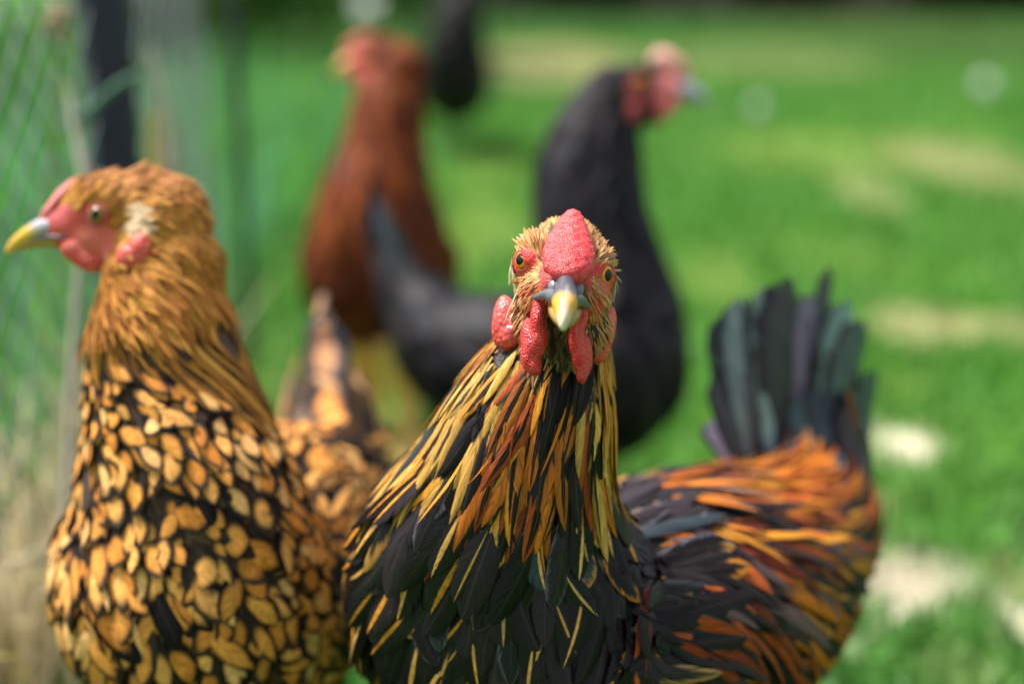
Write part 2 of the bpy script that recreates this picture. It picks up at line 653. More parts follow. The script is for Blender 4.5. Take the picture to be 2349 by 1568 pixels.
def leg(parent, hip, foot, fdir, colr, sc=1.0):
    """scaly shank and four toes as one skin"""
    hip, foot = np.array(hip), np.array(foot)
    l = lat(*fdir)
    f = np.array([fdir[0], fdir[1], 0.0]) / math.hypot(*fdir)
    hock = hip * 0.45 + foot * 0.55 - f * 0.012
    ank = foot + np.array([0, 0, 0.012])
    pieces = [Loft([(hip, .016 * sc, .018 * sc, .018 * sc, l), (hip * .6 + hock * .4, .012 * sc, .013 * sc, .013 * sc, l), (hock, .0075 * sc, .008 * sc, .008 * sc, l),
                    (hock * .4 + ank * .6, .0052 * sc, .006 * sc, .006 * sc, l), (ank, .0065 * sc, .007 * sc, .007 * sc, l), (ank - [0, 0, .006], .005, .005, .005, l)], 24, 14).mesh()]
    for a, L in ((-.5, .055), (0, .065), (.5, .052), (math.pi, .026)):
        d = f * math.cos(a) + l * math.sin(a)
        up = np.array([0, 0, 1.0])
        sd = np.cross(up, d)
        tip = foot + d * L * sc
        pieces.append(Loft([(foot + up * .008, .005 * sc, .005 * sc, .004 * sc, sd), (foot + d * L * .35 * sc + up * .007, .0045 * sc, .0045 * sc, .004 * sc, sd),
                            (foot + d * L * .75 * sc + up * .005, .004 * sc, .004 * sc, .0035 * sc, sd), (foot + d * L * .85 * sc + up * .005, .002 * sc, .003 * sc, .002 * sc, sd),
                            (tip + up * .001, .0006, .0008, .0006, sd)], 14, 10).mesh())
    return fuse('leg', pieces, 0.0022, 3, M_LEG, parent, colr)[0]


def eye(parent, c, axis, r, ring_col, ring_r=0.98, mat=None):
    c = np.array(c)
    ax = Vector(axis).normalized()
    q = ax.to_track_quat('Z', 'Y')
    V, F = ellipsoid((0, 0, 0), [(r, 0, 0), (0, r, 0), (0, 0, r * .85)], 32, 24)
    o = mesh_obj('eye', V, F, mat or M_EYE)
    o.parent = parent
    o.location = Vector(c) - WORLD_AT.get(parent.name, Vector())
    o.rotation_euler = q.to_euler()
    # eyelid ring: a soft torus round the ball
    V2, F2 = [], []
    nu, nv = 36, 10
    for i in range(nu):
        a = 2 * math.pi * i / nu
        for j in range(nv):
            b = 2 * math.pi * j / nv
            rr = r * ring_r + r * .13 * math.cos(b)
            V2.append((rr * math.cos(a), rr * math.sin(a), r * .30 + r * .20 * math.sin(b)))
            F2.append([i * nv + j, ((i + 1) % nu) * nv + j, ((i + 1) % nu) * nv + (j + 1) % nv, i * nv + (j + 1) % nv])
    e = mesh_obj('eyelid', np.array(V2) + wob(np.array(V2), 900)[:, None] * r * .04, F2, M_WATTLE, None, {'Col': ('FLOAT_COLOR', col4(ring_col, len(V2)))})
    e.parent = o
    return o


def zones(base, zs):
    """vertex colours of a skin: base colour with soft ellipsoidal patches (centre, radius, colour)"""
    def f(V):
        c = np.tile(np.array(base, float), (len(V), 1))
        for z in zs:
            d = np.linalg.norm((V - z[0]) / np.array(z[1]), axis=1)
            k = np.clip((1.15 - d) / 0.3, 0, 1)[:, None]
            c = c * (1 - k) + np.array(z[2]) * k
        return c
    return f


def inside(p, zs):
    o = np.zeros(len(p), bool)
    for z in zs:
        o |= np.linalg.norm((p - z[0]) / np.array(z[1]), axis=1) < 1.0
    return o

# ------------------------------------------------------------------ lawn
PATCH = []   # straw-coloured patches in the lawn: x, y, half width, half depth, amount, colour


def patch(px, py, rx, ry, amt, c):
    g, g1, g2 = ground_at(px, py), ground_at(px, py - ry), ground_at(px, py + ry)
    w = abs(ground_at(px + rx, py)[0] - g[0])
    PATCH.append((g[0], (g1[1] + g2[1]) / 2, w, abs(g1[1] - g2[1]) / 2, amt, c))


STRAWC, PALE, YEL = (.48, .40, .22), (.66, .58, .45), (.27, .34, .08)
for a in ((2075, 1005, 75, 38, 1.0, PALE), (2100, 745, 110, 40, .75, STRAWC), (2280, 750, 110, 32, .75, STRAWC), (2080, 1325, 130, 62, .95, PALE), (2330, 1330, 60, 50, .5, STRAWC),
          (1930, 1465, 42, 42, .8, PALE), (2325, 1410, 40, 50, .8, PALE), (1900, 350, 230, 40, .50, YEL), (2230, 385, 170, 55, .62, STRAWC), (1990, 440, 70, 50, .5, STRAWC),
          (1290, 150, 220, 45, .70, STRAWC), (1780, 145, 260, 35, .35, STRAWC), (2150, 90, 300, 60, .30, (.13, .10, .05)), (1100, 530, 90, 70, .55, YEL), (560, 330, 100, 130, .40, STRAWC),
          (600, 520, 80, 60, .45, YEL), (1650, 640, 90, 60, .5, YEL), (1120, 400, 90, 40, .4, YEL), (1900, 590, 140, 50, .25, YEL), (2010, 1170, 60, 25, .6, STRAWC), (760, 230, 90, 60, .5, STRAWC),
          (1680, 980, 60, 40, .5, YEL), (880, 960, 60, 90, .5, YEL), (2090, 880, 80, 25, .35, YEL), (2200, 1550, 120, 60, .2, STRAWC)):
    patch(*a)


def vnoise(x, y, k):
    o = 0
    for i, (a, b, p) in enumerate(((1, .35, 0), (-.5, 1, 2.1), (.8, -.9, 4.4), (.2, 1.4, 1.2), (1.5, .6, 3.3))):
        o = o + np.sin((x * a + y * b) * k + p + 1.3 * np.sin((x * b - y * a) * k * .7 + p))
    return o / 5


def lawn_colour(x, y):
    n = vnoise(x, y, 3.1) * .6 + vnoise(x, y, 9.0) * .4
    n2 = vnoise(x + 7, y - 3, 1.3)
    g1, g2, g3 = np.array((.060, .205, .023)), np.array((.108, .255, .038)), np.array((.042, .155, .030))
    t = np.clip(.5 + n * .9, 0, 1)[:, None]
    c = g1 * (1 - t) + g2 * t
    t = np.clip(n2 * 1.2, 0, .8)[:, None]
    c = c * (1 - t) + g3 * t
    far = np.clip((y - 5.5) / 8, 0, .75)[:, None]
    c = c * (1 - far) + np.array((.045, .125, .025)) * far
    hedge_shade = np.clip((y - 12.3 - .25 * np.sin(x * 2.3)) / .3, 0, 1)[:, None] * (x > -1.2)[:, None]  # shade under the hedge, painted dark onto the ground
    c = c * (1 - hedge_shade) + np.array((.016, .012, .008)) * hedge_shade
    m = np.zeros(len(x))
    for px, py, w, h, amt, col in PATCH:
        r = np.sqrt(((x - px) / w) ** 2 + ((y - py) / h) ** 2) + vnoise(x, y, 2.4 / w * .5) * .35
        k = np.clip((1.4 - r) / .8, 0, 1)
        k = (k * k * (3 - 2 * k) * amt * np.where(col[0] > .6, 1, .8))
        c = c * (1 - k[:, None]) + np.array(col) * k[:, None]
        m = np.maximum(m, k)
    return c, m


def build_ground():
    gx = np.concatenate([np.linspace(-60, -4, 40), np.linspace(-3.9, 3.9, 220), np.linspace(4, 60, 40)])
    gy = np.concatenate([np.linspace(-30, 0, 20), np.linspace(.05, 5, 220), np.linspace(5.1, 20, 120), np.linspace(21, 140, 30)])
    X, Y = np.meshgrid(gx, gy)
    x, y = X.ravel(), Y.ravel()
    z = -.006 + .006 * vnoise(x, y, 6.0) - .004
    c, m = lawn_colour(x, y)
    c = c * .8
    W = len(gx)
    i, j = np.meshgrid(np.arange(len(gy) - 1), np.arange(W - 1), indexing='ij')
    F = np.stack([i * W + j, i * W + j + 1, (i + 1) * W + j + 1, (i + 1) * W + j], -1).reshape(-1, 4)
    mt = plain_material('soil_and_turf', .9, .05, 120, .7, .6)
    o = mesh_obj('ground', np.stack([x, y, z], 1), F, mt, None, {'Col': ('FLOAT_COLOR', np.concatenate([c, np.ones((len(c), 1))], 1))})
    tag(o, kind='structure')


def blades(name, x, y, h, w, colr, lean, mat, z0=-.008, parent=None):
    n = len(x)
    a = rng.uniform(0, 2 * np.pi, n)
    sx, sy = np.cos(a) * w * .5, np.sin(a) * w * .5
    b = rng.uniform(0, 2 * np.pi, n)
    l = lean * h * rng.uniform(.2, 1.3, n)
    V = np.zeros((n, 5, 3))
    root = np.stack([x, y, np.full(n, z0)], 1)
    sd = np.stack([sx, sy, 0 * sx], 1)
    mid = root + np.stack([np.cos(b) * l * .35, np.sin(b) * l * .35, h * .6], 1)
    tip = root + np.stack([np.cos(b) * l, np.sin(b) * l, h * np.clip(1 - lean * .25, .5, 1)], 1)
    V[:, 0], V[:, 1], V[:, 2], V[:, 3], V[:, 4] = root - sd, root + sd, mid + sd * .8, mid - sd * .8, tip
    k = np.arange(n)[:, None] * 5
    F = [np.concatenate([k, k + 1, k + 2], 1), np.concatenate([k, k + 2, k + 3], 1), np.concatenate([k + 3, k + 2, k + 4], 1)]
    F = np.concatenate(F)
    c = np.repeat(np.concatenate([colr, np.ones((n, 1))], 1)[:, None], 5, 1).reshape(-1, 4)
    return mesh_obj(name, V.reshape(-1, 3), F, mat, parent, {'Col': ('FLOAT_COLOR', c)}, smooth=False)


def build_grass():
    n = 230000
    y = .35 + 11.5 * rng.uniform(0, 1, n) ** 1.75
    x = rng.uniform(-1, 1, n) * (.50 * y + .55)
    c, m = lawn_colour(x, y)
    keep = rng.uniform(0, 1, n) > m * .55
    x, y, c, m = x[keep], y[keep], c[keep], m[keep]
    n = len(x)
    c = c * rng.uniform(.7, 1.35, (n, 1))
    h = rng.uniform(.018, .042, n) * (1 - .45 * m) * (1 + .12 * y / 4)
    w = rng.uniform(.0022, .0042, n) * (1 + .28 * y)
    o = blades('grass', x, y, h, w, c, .9, M_GRASS)
    tag(o, kind='stuff')


def leaves(name, pts, size, colr, mat, parent):
    n = len(pts)
    d = unit(rng.normal(0, 1, (n, 3)) + [0, 0, -.15])
    s = unit(np.cross(d, rng.normal(0, 1, (n, 3))))
    nn = np.cross(d, s)
    L = (size * rng.uniform(.6, 1.4, n))[:, None]
    V = np.stack([pts, pts + d * L * .5 + s * L * .28 + nn * L * .08, pts + d * L, pts + d * L * .5 - s * L * .28 + nn * L * .08], 1)
    k = np.arange(n)[:, None] * 4
    F = np.concatenate([np.concatenate([k, k + 1, k + 2], 1), np.concatenate([k, k + 2, k + 3], 1)])
    c = np.repeat(np.concatenate([colr, np.ones((n, 1))], 1)[:, None], 4, 1).reshape(-1, 4)
    return mesh_obj(name, V.reshape(-1, 3), F, mat, parent, {'Col': ('FLOAT_COLOR', c)}, smooth=False)


def bush(name, label, cat, c, rad, n, size, cols, wts, group=None, nclump=26, stems=5):
    root = empty(name, (c[0], c[1], 0))
    tag(root, label, cat, group)
    c = np.array(c)
    rad = np.array(rad)
    cl = unit(rng.normal(0, 1, (nclump, 3))) * rng.uniform(.35, .95, (nclump, 1)) * rad
    k = rng.integers(0, nclump, n)
    p = c + cl[k] + rng.normal(0, .5, (n, 3)) * rad * .38
    p[:, 2] = np.maximum(p[:, 2], .03)
    tone = rng.uniform(.65, 1.35, nclump)[k][:, None]
    leaves('foliage', p, size, pick(n, cols, wts, .25) * tone, M_LEAF, root)
    for i in range(stems):
        a = np.array([c[0] + random.uniform(-.25, .25) * rad[0], c[1] + random.uniform(-.25, .25) * rad[1], -.02])
        b = c + cl[i % nclump] * .8
        r = .018 * max(rad)
        m = (a + b) / 2 + np.array([random.uniform(-.1, .1), 0, 0]) * rad
        loft_obj('stem', [(a, r * 1.4, r * 1.4, r * 1.4, RX), (m, r, r, r, RX), (b, r * .4, r * .4, r * .4, RX)], M_LEG, root, (.09, .065, .045), 12, 8)


build_ground()
build_grass()
GRN = [(.07, .21, .025), (.10, .26, .035), (.17, .32, .04), (.04, .11, .02)]
bush('bush', 'mid green leafy bush right behind the rusty brown hen', 'bush', (-1.05, 7.4, .55), (.85, .6, .62), 5200, .075, GRN, [4, 4, 2, 3], 'bushes at the back')
bush('bush', 'yellow-green low bush by the fence end, left of the brown hen', 'bush', (-1.75, 6.9, .42), (.50, .4, .50), 3200, .07, [(.16, .27, .03), (.10, .22, .03), (.05, .13, .02)], [3, 3, 2], 'bushes at the back')
bush('bush', 'dark bluish green bush behind the wire netting, at the far left', 'bush', (-2.7, 5.6, .75), (1.0, .8, .85), 6500, .075, [(.06, .17, .06), (.07, .21, .11), (.11, .26, .07)], [4, 3, 3], 'bushes at the back')
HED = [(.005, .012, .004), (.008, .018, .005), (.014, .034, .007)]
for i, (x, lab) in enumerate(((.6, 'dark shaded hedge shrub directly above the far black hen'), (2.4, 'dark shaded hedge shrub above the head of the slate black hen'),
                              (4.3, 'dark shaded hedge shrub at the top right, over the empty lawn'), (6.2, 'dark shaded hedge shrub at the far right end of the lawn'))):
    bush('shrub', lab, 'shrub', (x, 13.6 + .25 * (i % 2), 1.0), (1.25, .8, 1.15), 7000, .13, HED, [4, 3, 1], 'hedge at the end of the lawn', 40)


# ------------------------------------------------------------------ fence
FX = -.385


def tube_path(pts, r, ns=5):
    pts = np.array(pts)
    T = unit(np.gradient(pts, axis=0))
    A = unit(np.cross(T, [.3, .2, 1.0]))
    B = np.cross(T, A)
    th = np.linspace(0, 2 * np.pi, ns, endpoint=False)
    V = pts[:, None] + r * (np.cos(th)[None, :, None] * A[:, None] + np.sin(th)[None, :, None] * B[:, None])
    n = len(pts)
    i, j = np.meshgrid(np.arange(n - 1), np.arange(ns), indexing='ij')
    F = np.stack([i * ns + j, i * ns + (j + 1) % ns, (i + 1) * ns + (j + 1) % ns, (i + 1) * ns + j], -1).reshape(-1, 4)
    return V.reshape(-1, 3), F


def build_fence():
    root = empty('fence', (FX, 1.35, 0))
    tag(root, 'fence of green-grey wire netting on dark posts along the left side', 'fence')
    y0, y1, z1, cw, ch = .55, 1.9, .95, .054, .024
    VV, FF, o = [], [], 0
    for sgn in (1, -1):
        k0 = int((y1 - y0) / cw) + int(z1 / ch) + 2
        for k in range(-int(z1 / ch) - 1, k0):
            pts = []
            for t in np.linspace(0, z1, 26):
                y = y0 + k * cw + sgn * t / ch * cw * .5 + (0 if sgn > 0 else z1 / ch * cw * .5)
                if y0 <= y <= y1:
                    pts.append((FX + .012 * math.sin(y * 5 + t * 3) + .0015 * sgn, y + .003 * math.sin(t * 60), t))
            if len(pts) > 2:
                v, f = tube_path(pts, .0013, 4)
                VV.append(v); FF.append(f + o); o += len(v)
    V = np.concatenate(VV)
    wire = plain_material('coated_wire', .45, .5, 30, .4)
    mesh_obj('netting', V, np.concatenate(FF), wire, root, {'Col': ('FLOAT_COLOR', col4((.058, .088, .098), len(V)))})
    pm = plain_material('post_coating', .5, .4, 40, .3)
    for (y, w, h) in ((1.30, .0235, 1.15), (1.9, .007, 1.0)):
        c = np.array([FX + .022, y, 0])
        prof = [(c + [0, 0, -.05], w, w, w, RX), (c + [0, 0, .4], w, w, w, RX), (c + [0, 0, h - .012], w, w, w, RX), (c + [0, 0, h - .003], w * .92, w * .92, w * .92, RX), (c + [0, 0, h], w * .5, w * .5, w * .5, RX)]
        p = loft_obj('post', prof, pm, root, (.016, .018, .042), 24, 20)
        for z in (.12, .36, .60, .84):
            th = np.linspace(0, 2 * np.pi, 22)
            v, f = tube_path(np.stack([c[0] + (w + .001) * np.cos(th), c[1] + (w + .001) * np.sin(th), z + .002 * np.sin(th * 2)], 1), .0012, 5)
            mesh_obj('tie_wire', v, f, wire, p, {'Col': ('FLOAT_COLOR', col4((.10, .15, .13), len(v)))})


build_fence()


def build_weeds():
    # rank grass grown up through and behind the netting
    n = 6500
    y = rng.uniform(.6, 5.5, n)
    x = FX - .05 - np.abs(rng.normal(0, .34, n)) * (1 + .25 * y)
    c = pick(n, [(.07, .26, .05), (.11, .34, .08), (.12, .30, .18), (.19, .40, .06)], [4, 4, 3, 3], .3)
    o = blades('tall_grass', x, y, rng.uniform(.06, .30, n) * np.where(rng.uniform(0, 1, n) < .2, 1.4, .8), rng.uniform(.004, .010, n), c, .45, M_GRASS)
    tag(o, kind='stuff')
    n = 650
    y = rng.uniform(.90, 1.5, n)
    x = FX + rng.normal(.0, .028, n)
    c = pick(n, [(.60, .48, .30), (.70, .58, .42), (.45, .36, .20), (.55, .44, .15)], [3, 2, 2, 2], .25)
    o = blades('straw', x, y, rng.uniform(.08, .34, n) * rng.uniform(.4, 1.0, n), rng.uniform(.002, .005, n), c, .8, M_STRAW)
    tag(o, kind='stuff')


build_weeds()


def stalk(name, label, cat, pts, r, colr, head=None, group=None):
    root = empty(name, tuple(pts[0]))
    tag(root, label, cat, group)
    K = np.array(pts, float)
    q = catmull(K, np.arange(len(K)), 18)
    v, f = tube_path(q, r, 6)
    v = v.reshape(18, 6, 3)
    tp = np.linspace(1, .45, 18)[:, None, None]
    v = q[:, None] + (v - q[:, None]) * tp
    mesh_obj('stem', v.reshape(-1, 3), f, M_STRAW, root, {'Col': ('FLOAT_COLOR', col4(colr, 18 * 6))})
    if head:
        e = K[-1]
        n = 90
        t = rng.uniform(0, 1, n)
        d = unit(K[-1] - K[-2])
        p = e + d * (t[:, None] - .3) * head + rng.normal(0, head * .12, (n, 3))
        leaves('seed_head', p, head * .45, pick(n, [(.50, .42, .30), (.42, .34, .2)], [1, 1]), M_STRAW, root)


PALES, YELS, TEAL = (.46, .42, .34), (.46, .34, .10), (.10, .22, .15)
G = 'dry stalks caught along the fence'
stalk('grass_stalk', 'pale dry stalk left of the dark fence post, rising beside it', 'grass stalk', [P(205, 560, 1.12), P(195, 400, 1.13), P(172, 300, 1.14), P(158, 190, 1.15)], .0050, PALES, None, G)
stalk('grass_stalk', 'long pale stalk running down in front of the golden hen, inside the netting', 'grass stalk', [P(150, 1330, 1.0), P(160, 1000, 1.02), P(168, 800, 1.03), P(180, 610, 1.04)], .0052, PALES, None, G)
stalk('grass_stalk', 'pale dry stalk right of the dark post, bent at the top', 'grass stalk', [P(395, 420, 1.42), P(392, 300, 1.42), P(372, 210, 1.42), P(345, 110, 1.42)], .0070, PALES, None, G)
stalk('grass_stalk', 'yellow straw stalk right of the dark post, just above the golden hen', 'grass stalk', [P(380, 560, 1.40), P(366, 430, 1.40), P(358, 330, 1.40), P(352, 255, 1.40)], .0090, YELS, None, G)
stalk('grass_stalk', 'short green blade leaning across the dark fence post', 'grass stalk', [P(160, 290, 1.2), P(215, 245, 1.2), P(265, 200, 1.2), P(330, 165, 1.2)], .0060, TEAL, None, G)
stalk('grass_stalk', 'thin stalk with a fluffy beige seed head at the upper left, inside the netting', 'grass stalk', [P(120, 420, 1.1), P(128, 250, 1.1), P(132, 130, 1.1), P(132, 60, 1.1)], .0020, (.2, .26, .1), .02, G)


# a few white clover heads in the lawn and one made-up head added for its bright blur disc
def bloom(label, px, py, r, z, group):
    g = ground_at(px, py)
    k = (CAM_H - z) / CAM_H
    c = np.array([g[0] * k, g[1] * k, z])
    root = empty('flower', (c[0], c[1], 0))
    tag(root, label, 'flower', group)
    v, f = tube_path(catmull(np.array([[c[0] + .01, c[1], -.01], [c[0] + .004, c[1], z * .5], c]), np.arange(3), 10), .0016, 6)
    mesh_obj('stem', v, f, M_STRAW, root, {'Col': ('FLOAT_COLOR', col4((.12, .24, .06), len(v)))})
    n = 160
    d = unit(rng.normal(0, 1, (n, 3)))
    leaves('petals', c + d * r * .55, r * .8, pick(n, [(.85, .86, .84), (.80, .84, .80)], [1, 1], .04), M_STRAW, root)


bloom('made-up white flower head standing in for a glint at the very top, above the brown hen', 842, 15, .045, .32, 'white flowers')
bloom('white flower head in the lawn near the upper right edge', 2265, 195, .030, .05, 'white flowers')
bloom('white flower head just right of the beak of the slate black hen', 1738, 245, .022, .05, 'white flowers')

# ------------------------------------------------------------------ plumage colours (linear base colours)
BLACK = (.0048, .0032, .0040)
SOOT = (.0140, .0095, .0125)
BLUE = (.020, .028, .036)
RUST = (.26, .045, .006)
DRUST = (.16, .022, .008)
ORANGE = (.44, .125, .008)
AMBER = (.52, .205, .016)
OLIVE = (.44, .23, .045)
CREAM = (.70, .52, .30)
GOLD = (.62, .300, .080)
RED = (.74, .038, .040)
PINK = (.72, .130, .140)
SKIN = (.62, .130, .075)
SLATE = (.075, .085, .105)

# ================================================================== the bird that stares into the lens
def front_bird():
    root = empty('hen', (P(1500, 1400, .80)[0], P(1500, 1400, .80)[1], 0))
    tag(root, 'black and orange bird staring straight into the camera, neck stretched up, lumpy pink comb', 'hen', 'hens on the lawn')
    B = (-.65, -.76)
    st = stations([
        (1865, 880, .955, .008, .020, .020, B), (1875, 1040, .945, .022, .030, .032, B), (1850, 1160, .925, .040, .040, .042, B),
        (1760, 1270, .885, .058, .052, .062, B), (1610, 1360, .83, .074, .066, .078, B), (1420, 1415, .78, .079, .066, .082, (-.5, -.86)),
        (1188, 1410, .745, .0825, .052, .074, (-.3, -.95)), (1150, 1260, .715, .070, .050, .050, (-.1, -1)), (1188, 1070, .695, .046, .043, .038, (0, -1)),
        (1245, 890, .685, .034, .032, .028, (0, -1)), (1287, 750, .683, .0215, .021, .020, (.05, -1)), (1300, 650, .684, .0165, .016, .015, (.05, -1))])
    lo = Loft(st, 110, 56)
    rl = math.radians(9)
    HR = RX * math.cos(rl) - UP * math.sin(rl)           # across the tilted head, to the right of the picture
    HU = UP * math.cos(rl) + RX * math.sin(rl)
    HF = unit(-FW * math.cos(.65) - HU * math.sin(.65))  # along the beak
    HN = np.cross(HF, HR); HN = HN if HN @ UP > 0 else -HN
    d0 = .650
    q = lambda x, y, dz=0.0: P(x, y, d0 + dz)
    skull = [ellipsoid(q(1298, 592, .016), [HR * .0180, HF * .021, HN * .0175]),
             ellipsoid(q(1296, 650, -.002), [HR * .0150, HF * .018, HN * .014]),
             ellipsoid(q(1238, 668, .006), [HR * .0095, HF * .014, HN * .015]),
             ellipsoid(q(1352, 686, .006), [HR * .0095, HF * .014, HN * .015]),
             ellipsoid(q(1236, 735, .012), [HR * .011, HF * .013, HN * .013]),
             ellipsoid(q(1348, 752, .012), [HR * .011, HF * .013, HN * .013]),
             ellipsoid(q(1290, 790, .022), [HR * .017, HF * .017, HN * .020]),
             ellipsoid(q(1226, 574, .004), [HR * .0070, HF * .012, HN * .0062]),
             ellipsoid(q(1367, 600, .004), [HR * .0070, HF * .012, HN * .0062]),
             ellipsoid(q(1206, 598, .008), [HR * .0060, HF * .010, HN * .008]),
             ellipsoid(q(1384, 630, .008), [HR * .0060, HF * .010, HN * .008])]
    zs = [(q(1298, 620, -.006), (.019, .012, .016), RED), (q(1206, 606, .004), (.012, .014, .015), RED), (q(1382, 638, .004), (.012, .014, .015), RED),
          (q(1232, 660, .0), (.010, .014, .010), SKIN), (q(1356, 676, .0), (.009, .014, .010), SKIN), (q(1240, 690, -.004), (.009, .012, .007), RED), (q(1346, 706, -.004), (.008, .012, .007), RED),
          (q(1290, 800, .010), (.010, .020, .016), (.10, .05, .02))]
    body, V, F = fuse('body', [lo.mesh()] + skull, .0022, 4, M_BODY, root, zones((.016, .012, .010), zs))

    # --- comb: a warty teardrop lying along the forehead
    def wart(p): return np.array(RED) * 0.95 + np.array((.10, .05, .06)) * rng.uniform(-.4, 1, (len(p), 1))
    cs = [(q(1297, 646, -.020), .0045, .0035, .004, HR), (q(1300, 634, -.021), .0092, .0055, .006, HR), (q(1303, 612, -.0195),   .0114, .0050, .006, HR),
          (q(1306, 580, -.0145), .0118, .0052, .006, HR), (q(1309, 548, -.0065), .0098, .0056, .006, HR), (q(1312, 520, .0025), .0068, .0056, .006, HR),
          (q(1313, 503, .0100), .0048, .0058, .005, HR), (q(1313, 494, .0150), .0016, .0020, .002, HR)]
    loft_obj('comb', cs, M_COMB, root, wart, 60, 48, .0005, 900)
    # --- eyes
    eye(root, q(1207, 597, .0018), -HR * .76 - FW * .64 - UP * .01, .0053, (.50, .060, .04))
    eye(root, q(1380, 629, .0008), HR * .76 - FW * .64 - UP * .01, .0055, (.50, .060, .04))
    # --- beak
    tipc, mid, base = np.array((.62, .52, .36)), np.array((.62, .31, .02)), np.array((.055, .060, .080))
    pt, pb = q(1292, 757, -.050), q(1298, 636, -.016)
    ax = pt - pb
    def beakcol(v):
        k = ((v - pb) @ ax) / (ax @ ax)
        side = np.abs((v - pb) @ HR - k * (ax @ HR))
        c = base + (mid - base) * np.clip((k - .54) / .12, 0, 1)[:, None]
        c = c + (tipc - c) * np.clip((k - .80) / .14, 0, 1)[:, None]
        ridge = (np.clip(1 - side / .0017, 0, 1) * np.clip((k - .38) / .2, 0, 1))[:, None]
        return c * (1 - .6 * ridge) + np.array((.50, .43, .42)) * .6 * ridge
    beak = loft_obj('beak', [(q(1299, 630, -.012), .0036, .003, .004, HR), (q(1298, 644, -.021), .0042, .0042, .005, HR), (q(1297, 664, -.029), .0048, .0050, .005, HR),
                             (q(1296, 688, -.036), .0060, .0056, .0055, HR), (q(1295, 708, -.042), .0048, .0055, .005, HR), (q(1293.5, 728, -.0465), .0033, .0044, .004, HR),
                             (q(1292, 746, -.049), .0020, .0030, .0026, HR), (q(1292, 758, -.0497), .0010, .0012, .0010, HR)], M_BEAK, root, beakcol, 44, 28, .0001, 900)
    for a in ((1292, 690, -.036, 1258, 676, -.026, 1222, 682, -.013), (1296, 692, -.036, 1330, 690, -.026, 1354, 706, -.013)):
        loft_obj('gape', [(q(*a[0:3]), .0042, .0030, .003, HN), (q((a[0] + a[3]) / 2, (a[1] + a[4]) / 2 + 1, (a[2] + a[5]) / 2 - .001), .0038, .0026, .003, HN), (q(*a[3:6]), .0028, .0024, .0024, HN),
                          (q((a[3] + a[6]) / 2, (a[4] + a[7]) / 2, (a[5] + a[8]) / 2), .0018, .0018, .0018, HN), (q(*a[6:9]), .0006, .0006, .0006, HN)], M_BEAK, beak, (.10, .11, .135), 20, 14)
    loft_obj('lower_mandible', [(q(1296, 705, -.018), .0078, .004, .005, HR), (q(1295, 722, -.032), .0068, .004, .004, HR), (q(1294, 738, -.040), .0042, .003, .003, HR), (q(1293, 748, -.044), .0012, .001, .001, HR)],
             M_BEAK, beak, (.30, .19, .05), 18, 16)
    for x, y in ((1272, 655), (1324, 664)):
        v, f = ellipsoid(q(x, y, -.0215), [HR * .0030, HF * .0055, HN * .0034], 16, 12)
        mesh_obj('nostril', v, f, M_BEAK, beak, {'Col': ('FLOAT_COLOR', col4((.13, .13, .15), len(v)))})
    # --- wattles and ear lobes
    def wattle(top, pts, col):
        pc = [ellipsoid(q(*c[:3]), [HR * c[3] * .86, UP * c[4], FW * c[5]], 22, 16) for c in pts]
        return fuse('wattle', pc, .0013, 3, M_WATTLE, root, lambda v: np.array(col) + np.array((.08, .03, .03)) * wob(v, 500)[:, None])
    wattle(0, [(1236, 705, -.012, .0034, .006, .006), (1234, 735, -.013, .0042, .009, .0065), (1236, 768, -.012, .0046, .010, .0065), (1222, 790, -.008, .0060, .010, .008), (1216, 815, -.008, .0054, .0085, .0065), (1226, 838, -.010, .0042, .005, .005), (1213, 778, -.004, .0046, .010, .008)], RED)
    wattle(0, [(1336, 725, -.012, .0030, .006, .006), (1324, 750, -.013, .0042, .008, .0065), (1322, 780, -.012, .0044, .009, .0065), (1328, 808, -.010, .0042, .010, .0075), (1335, 840, -.009, .0034, .0085, .006), (1344, 815, -.005, .0036, .010, .008), (1332, 860, -.010, .0026, .004, .004)], RED)
    for pts in ([(1158, 742, .022, .0062, .0125, .007), (1152, 722, .024, .0045, .010, .006), (1168, 772, .020, .0060, .0075, .007), (1178, 765, .018, .0050, .0075, .006)],
                [(1384, 770, .014, .0050, .0125, .007), (1394, 752, .016, .0040, .011, .006), (1374, 797, .013, .0045, .0085, .006)]):
        pc = [ellipsoid(q(*c[:3]), [HR * c[3], HU * c[4], FW * c[5]], 22, 16) for c in pts]
        fuse('earlobe', pc, .0014, 3, M_LOBE, root, lambda v: np.array((.70, .075, .060)) + np.array((.08, .06, .06)) * np.clip(wob(v, 420), 0, 1)[:, None])

    # --- head: bristly short feathers combed back from the bill
    hp = q(1297, 640, -.02)
    bare = [(q(1306, 575, -.010), (.0112, .03, .0205)), (q(1299, 640, -.018), (.0125, .02, .010)), (q(1206, 606, -.001), (.0062, .009, .0068)), (q(1381, 638, -.001), (.0062, .009, .0068)),
            (q(1296, 690, -.03), (.010, .016, .010))]
    reg = lambda lo_y, hi_y: (lambda c, n: _reg(c, n, lo_y, hi_y))
    def _reg(c, n, a, b):
        x, y = to_px(c.T if False else c[0]) if False else pxs(c)
        return (y > a) & (y < b) & ~inside(c, bare)
    flow = lambda p: unit(p - hp) * .7 + np.array([0, 1.1, -.15]) + 0 * p
    def crown(p, n):
        ci = pick(n, [(.50, .24, .075), (.62, .34, .13), (.40, .16, .05), (.10, .06, .04)], [4, 3, 2, 1])
        return ci, ci * .7, pars(n, .9, .2, .5)
    tuft('crown_feathers', V, F, 3000, lambda c, n: reg(470, 645)(c, n) & (pxs(c)[0] > 1190) & (pxs(c)[0] < 1408) & (c[:, 1] < q(0, 0, .04)[1] + .03), flow, .0075, .00062, crown, M_F, root, .11, curl=.5)
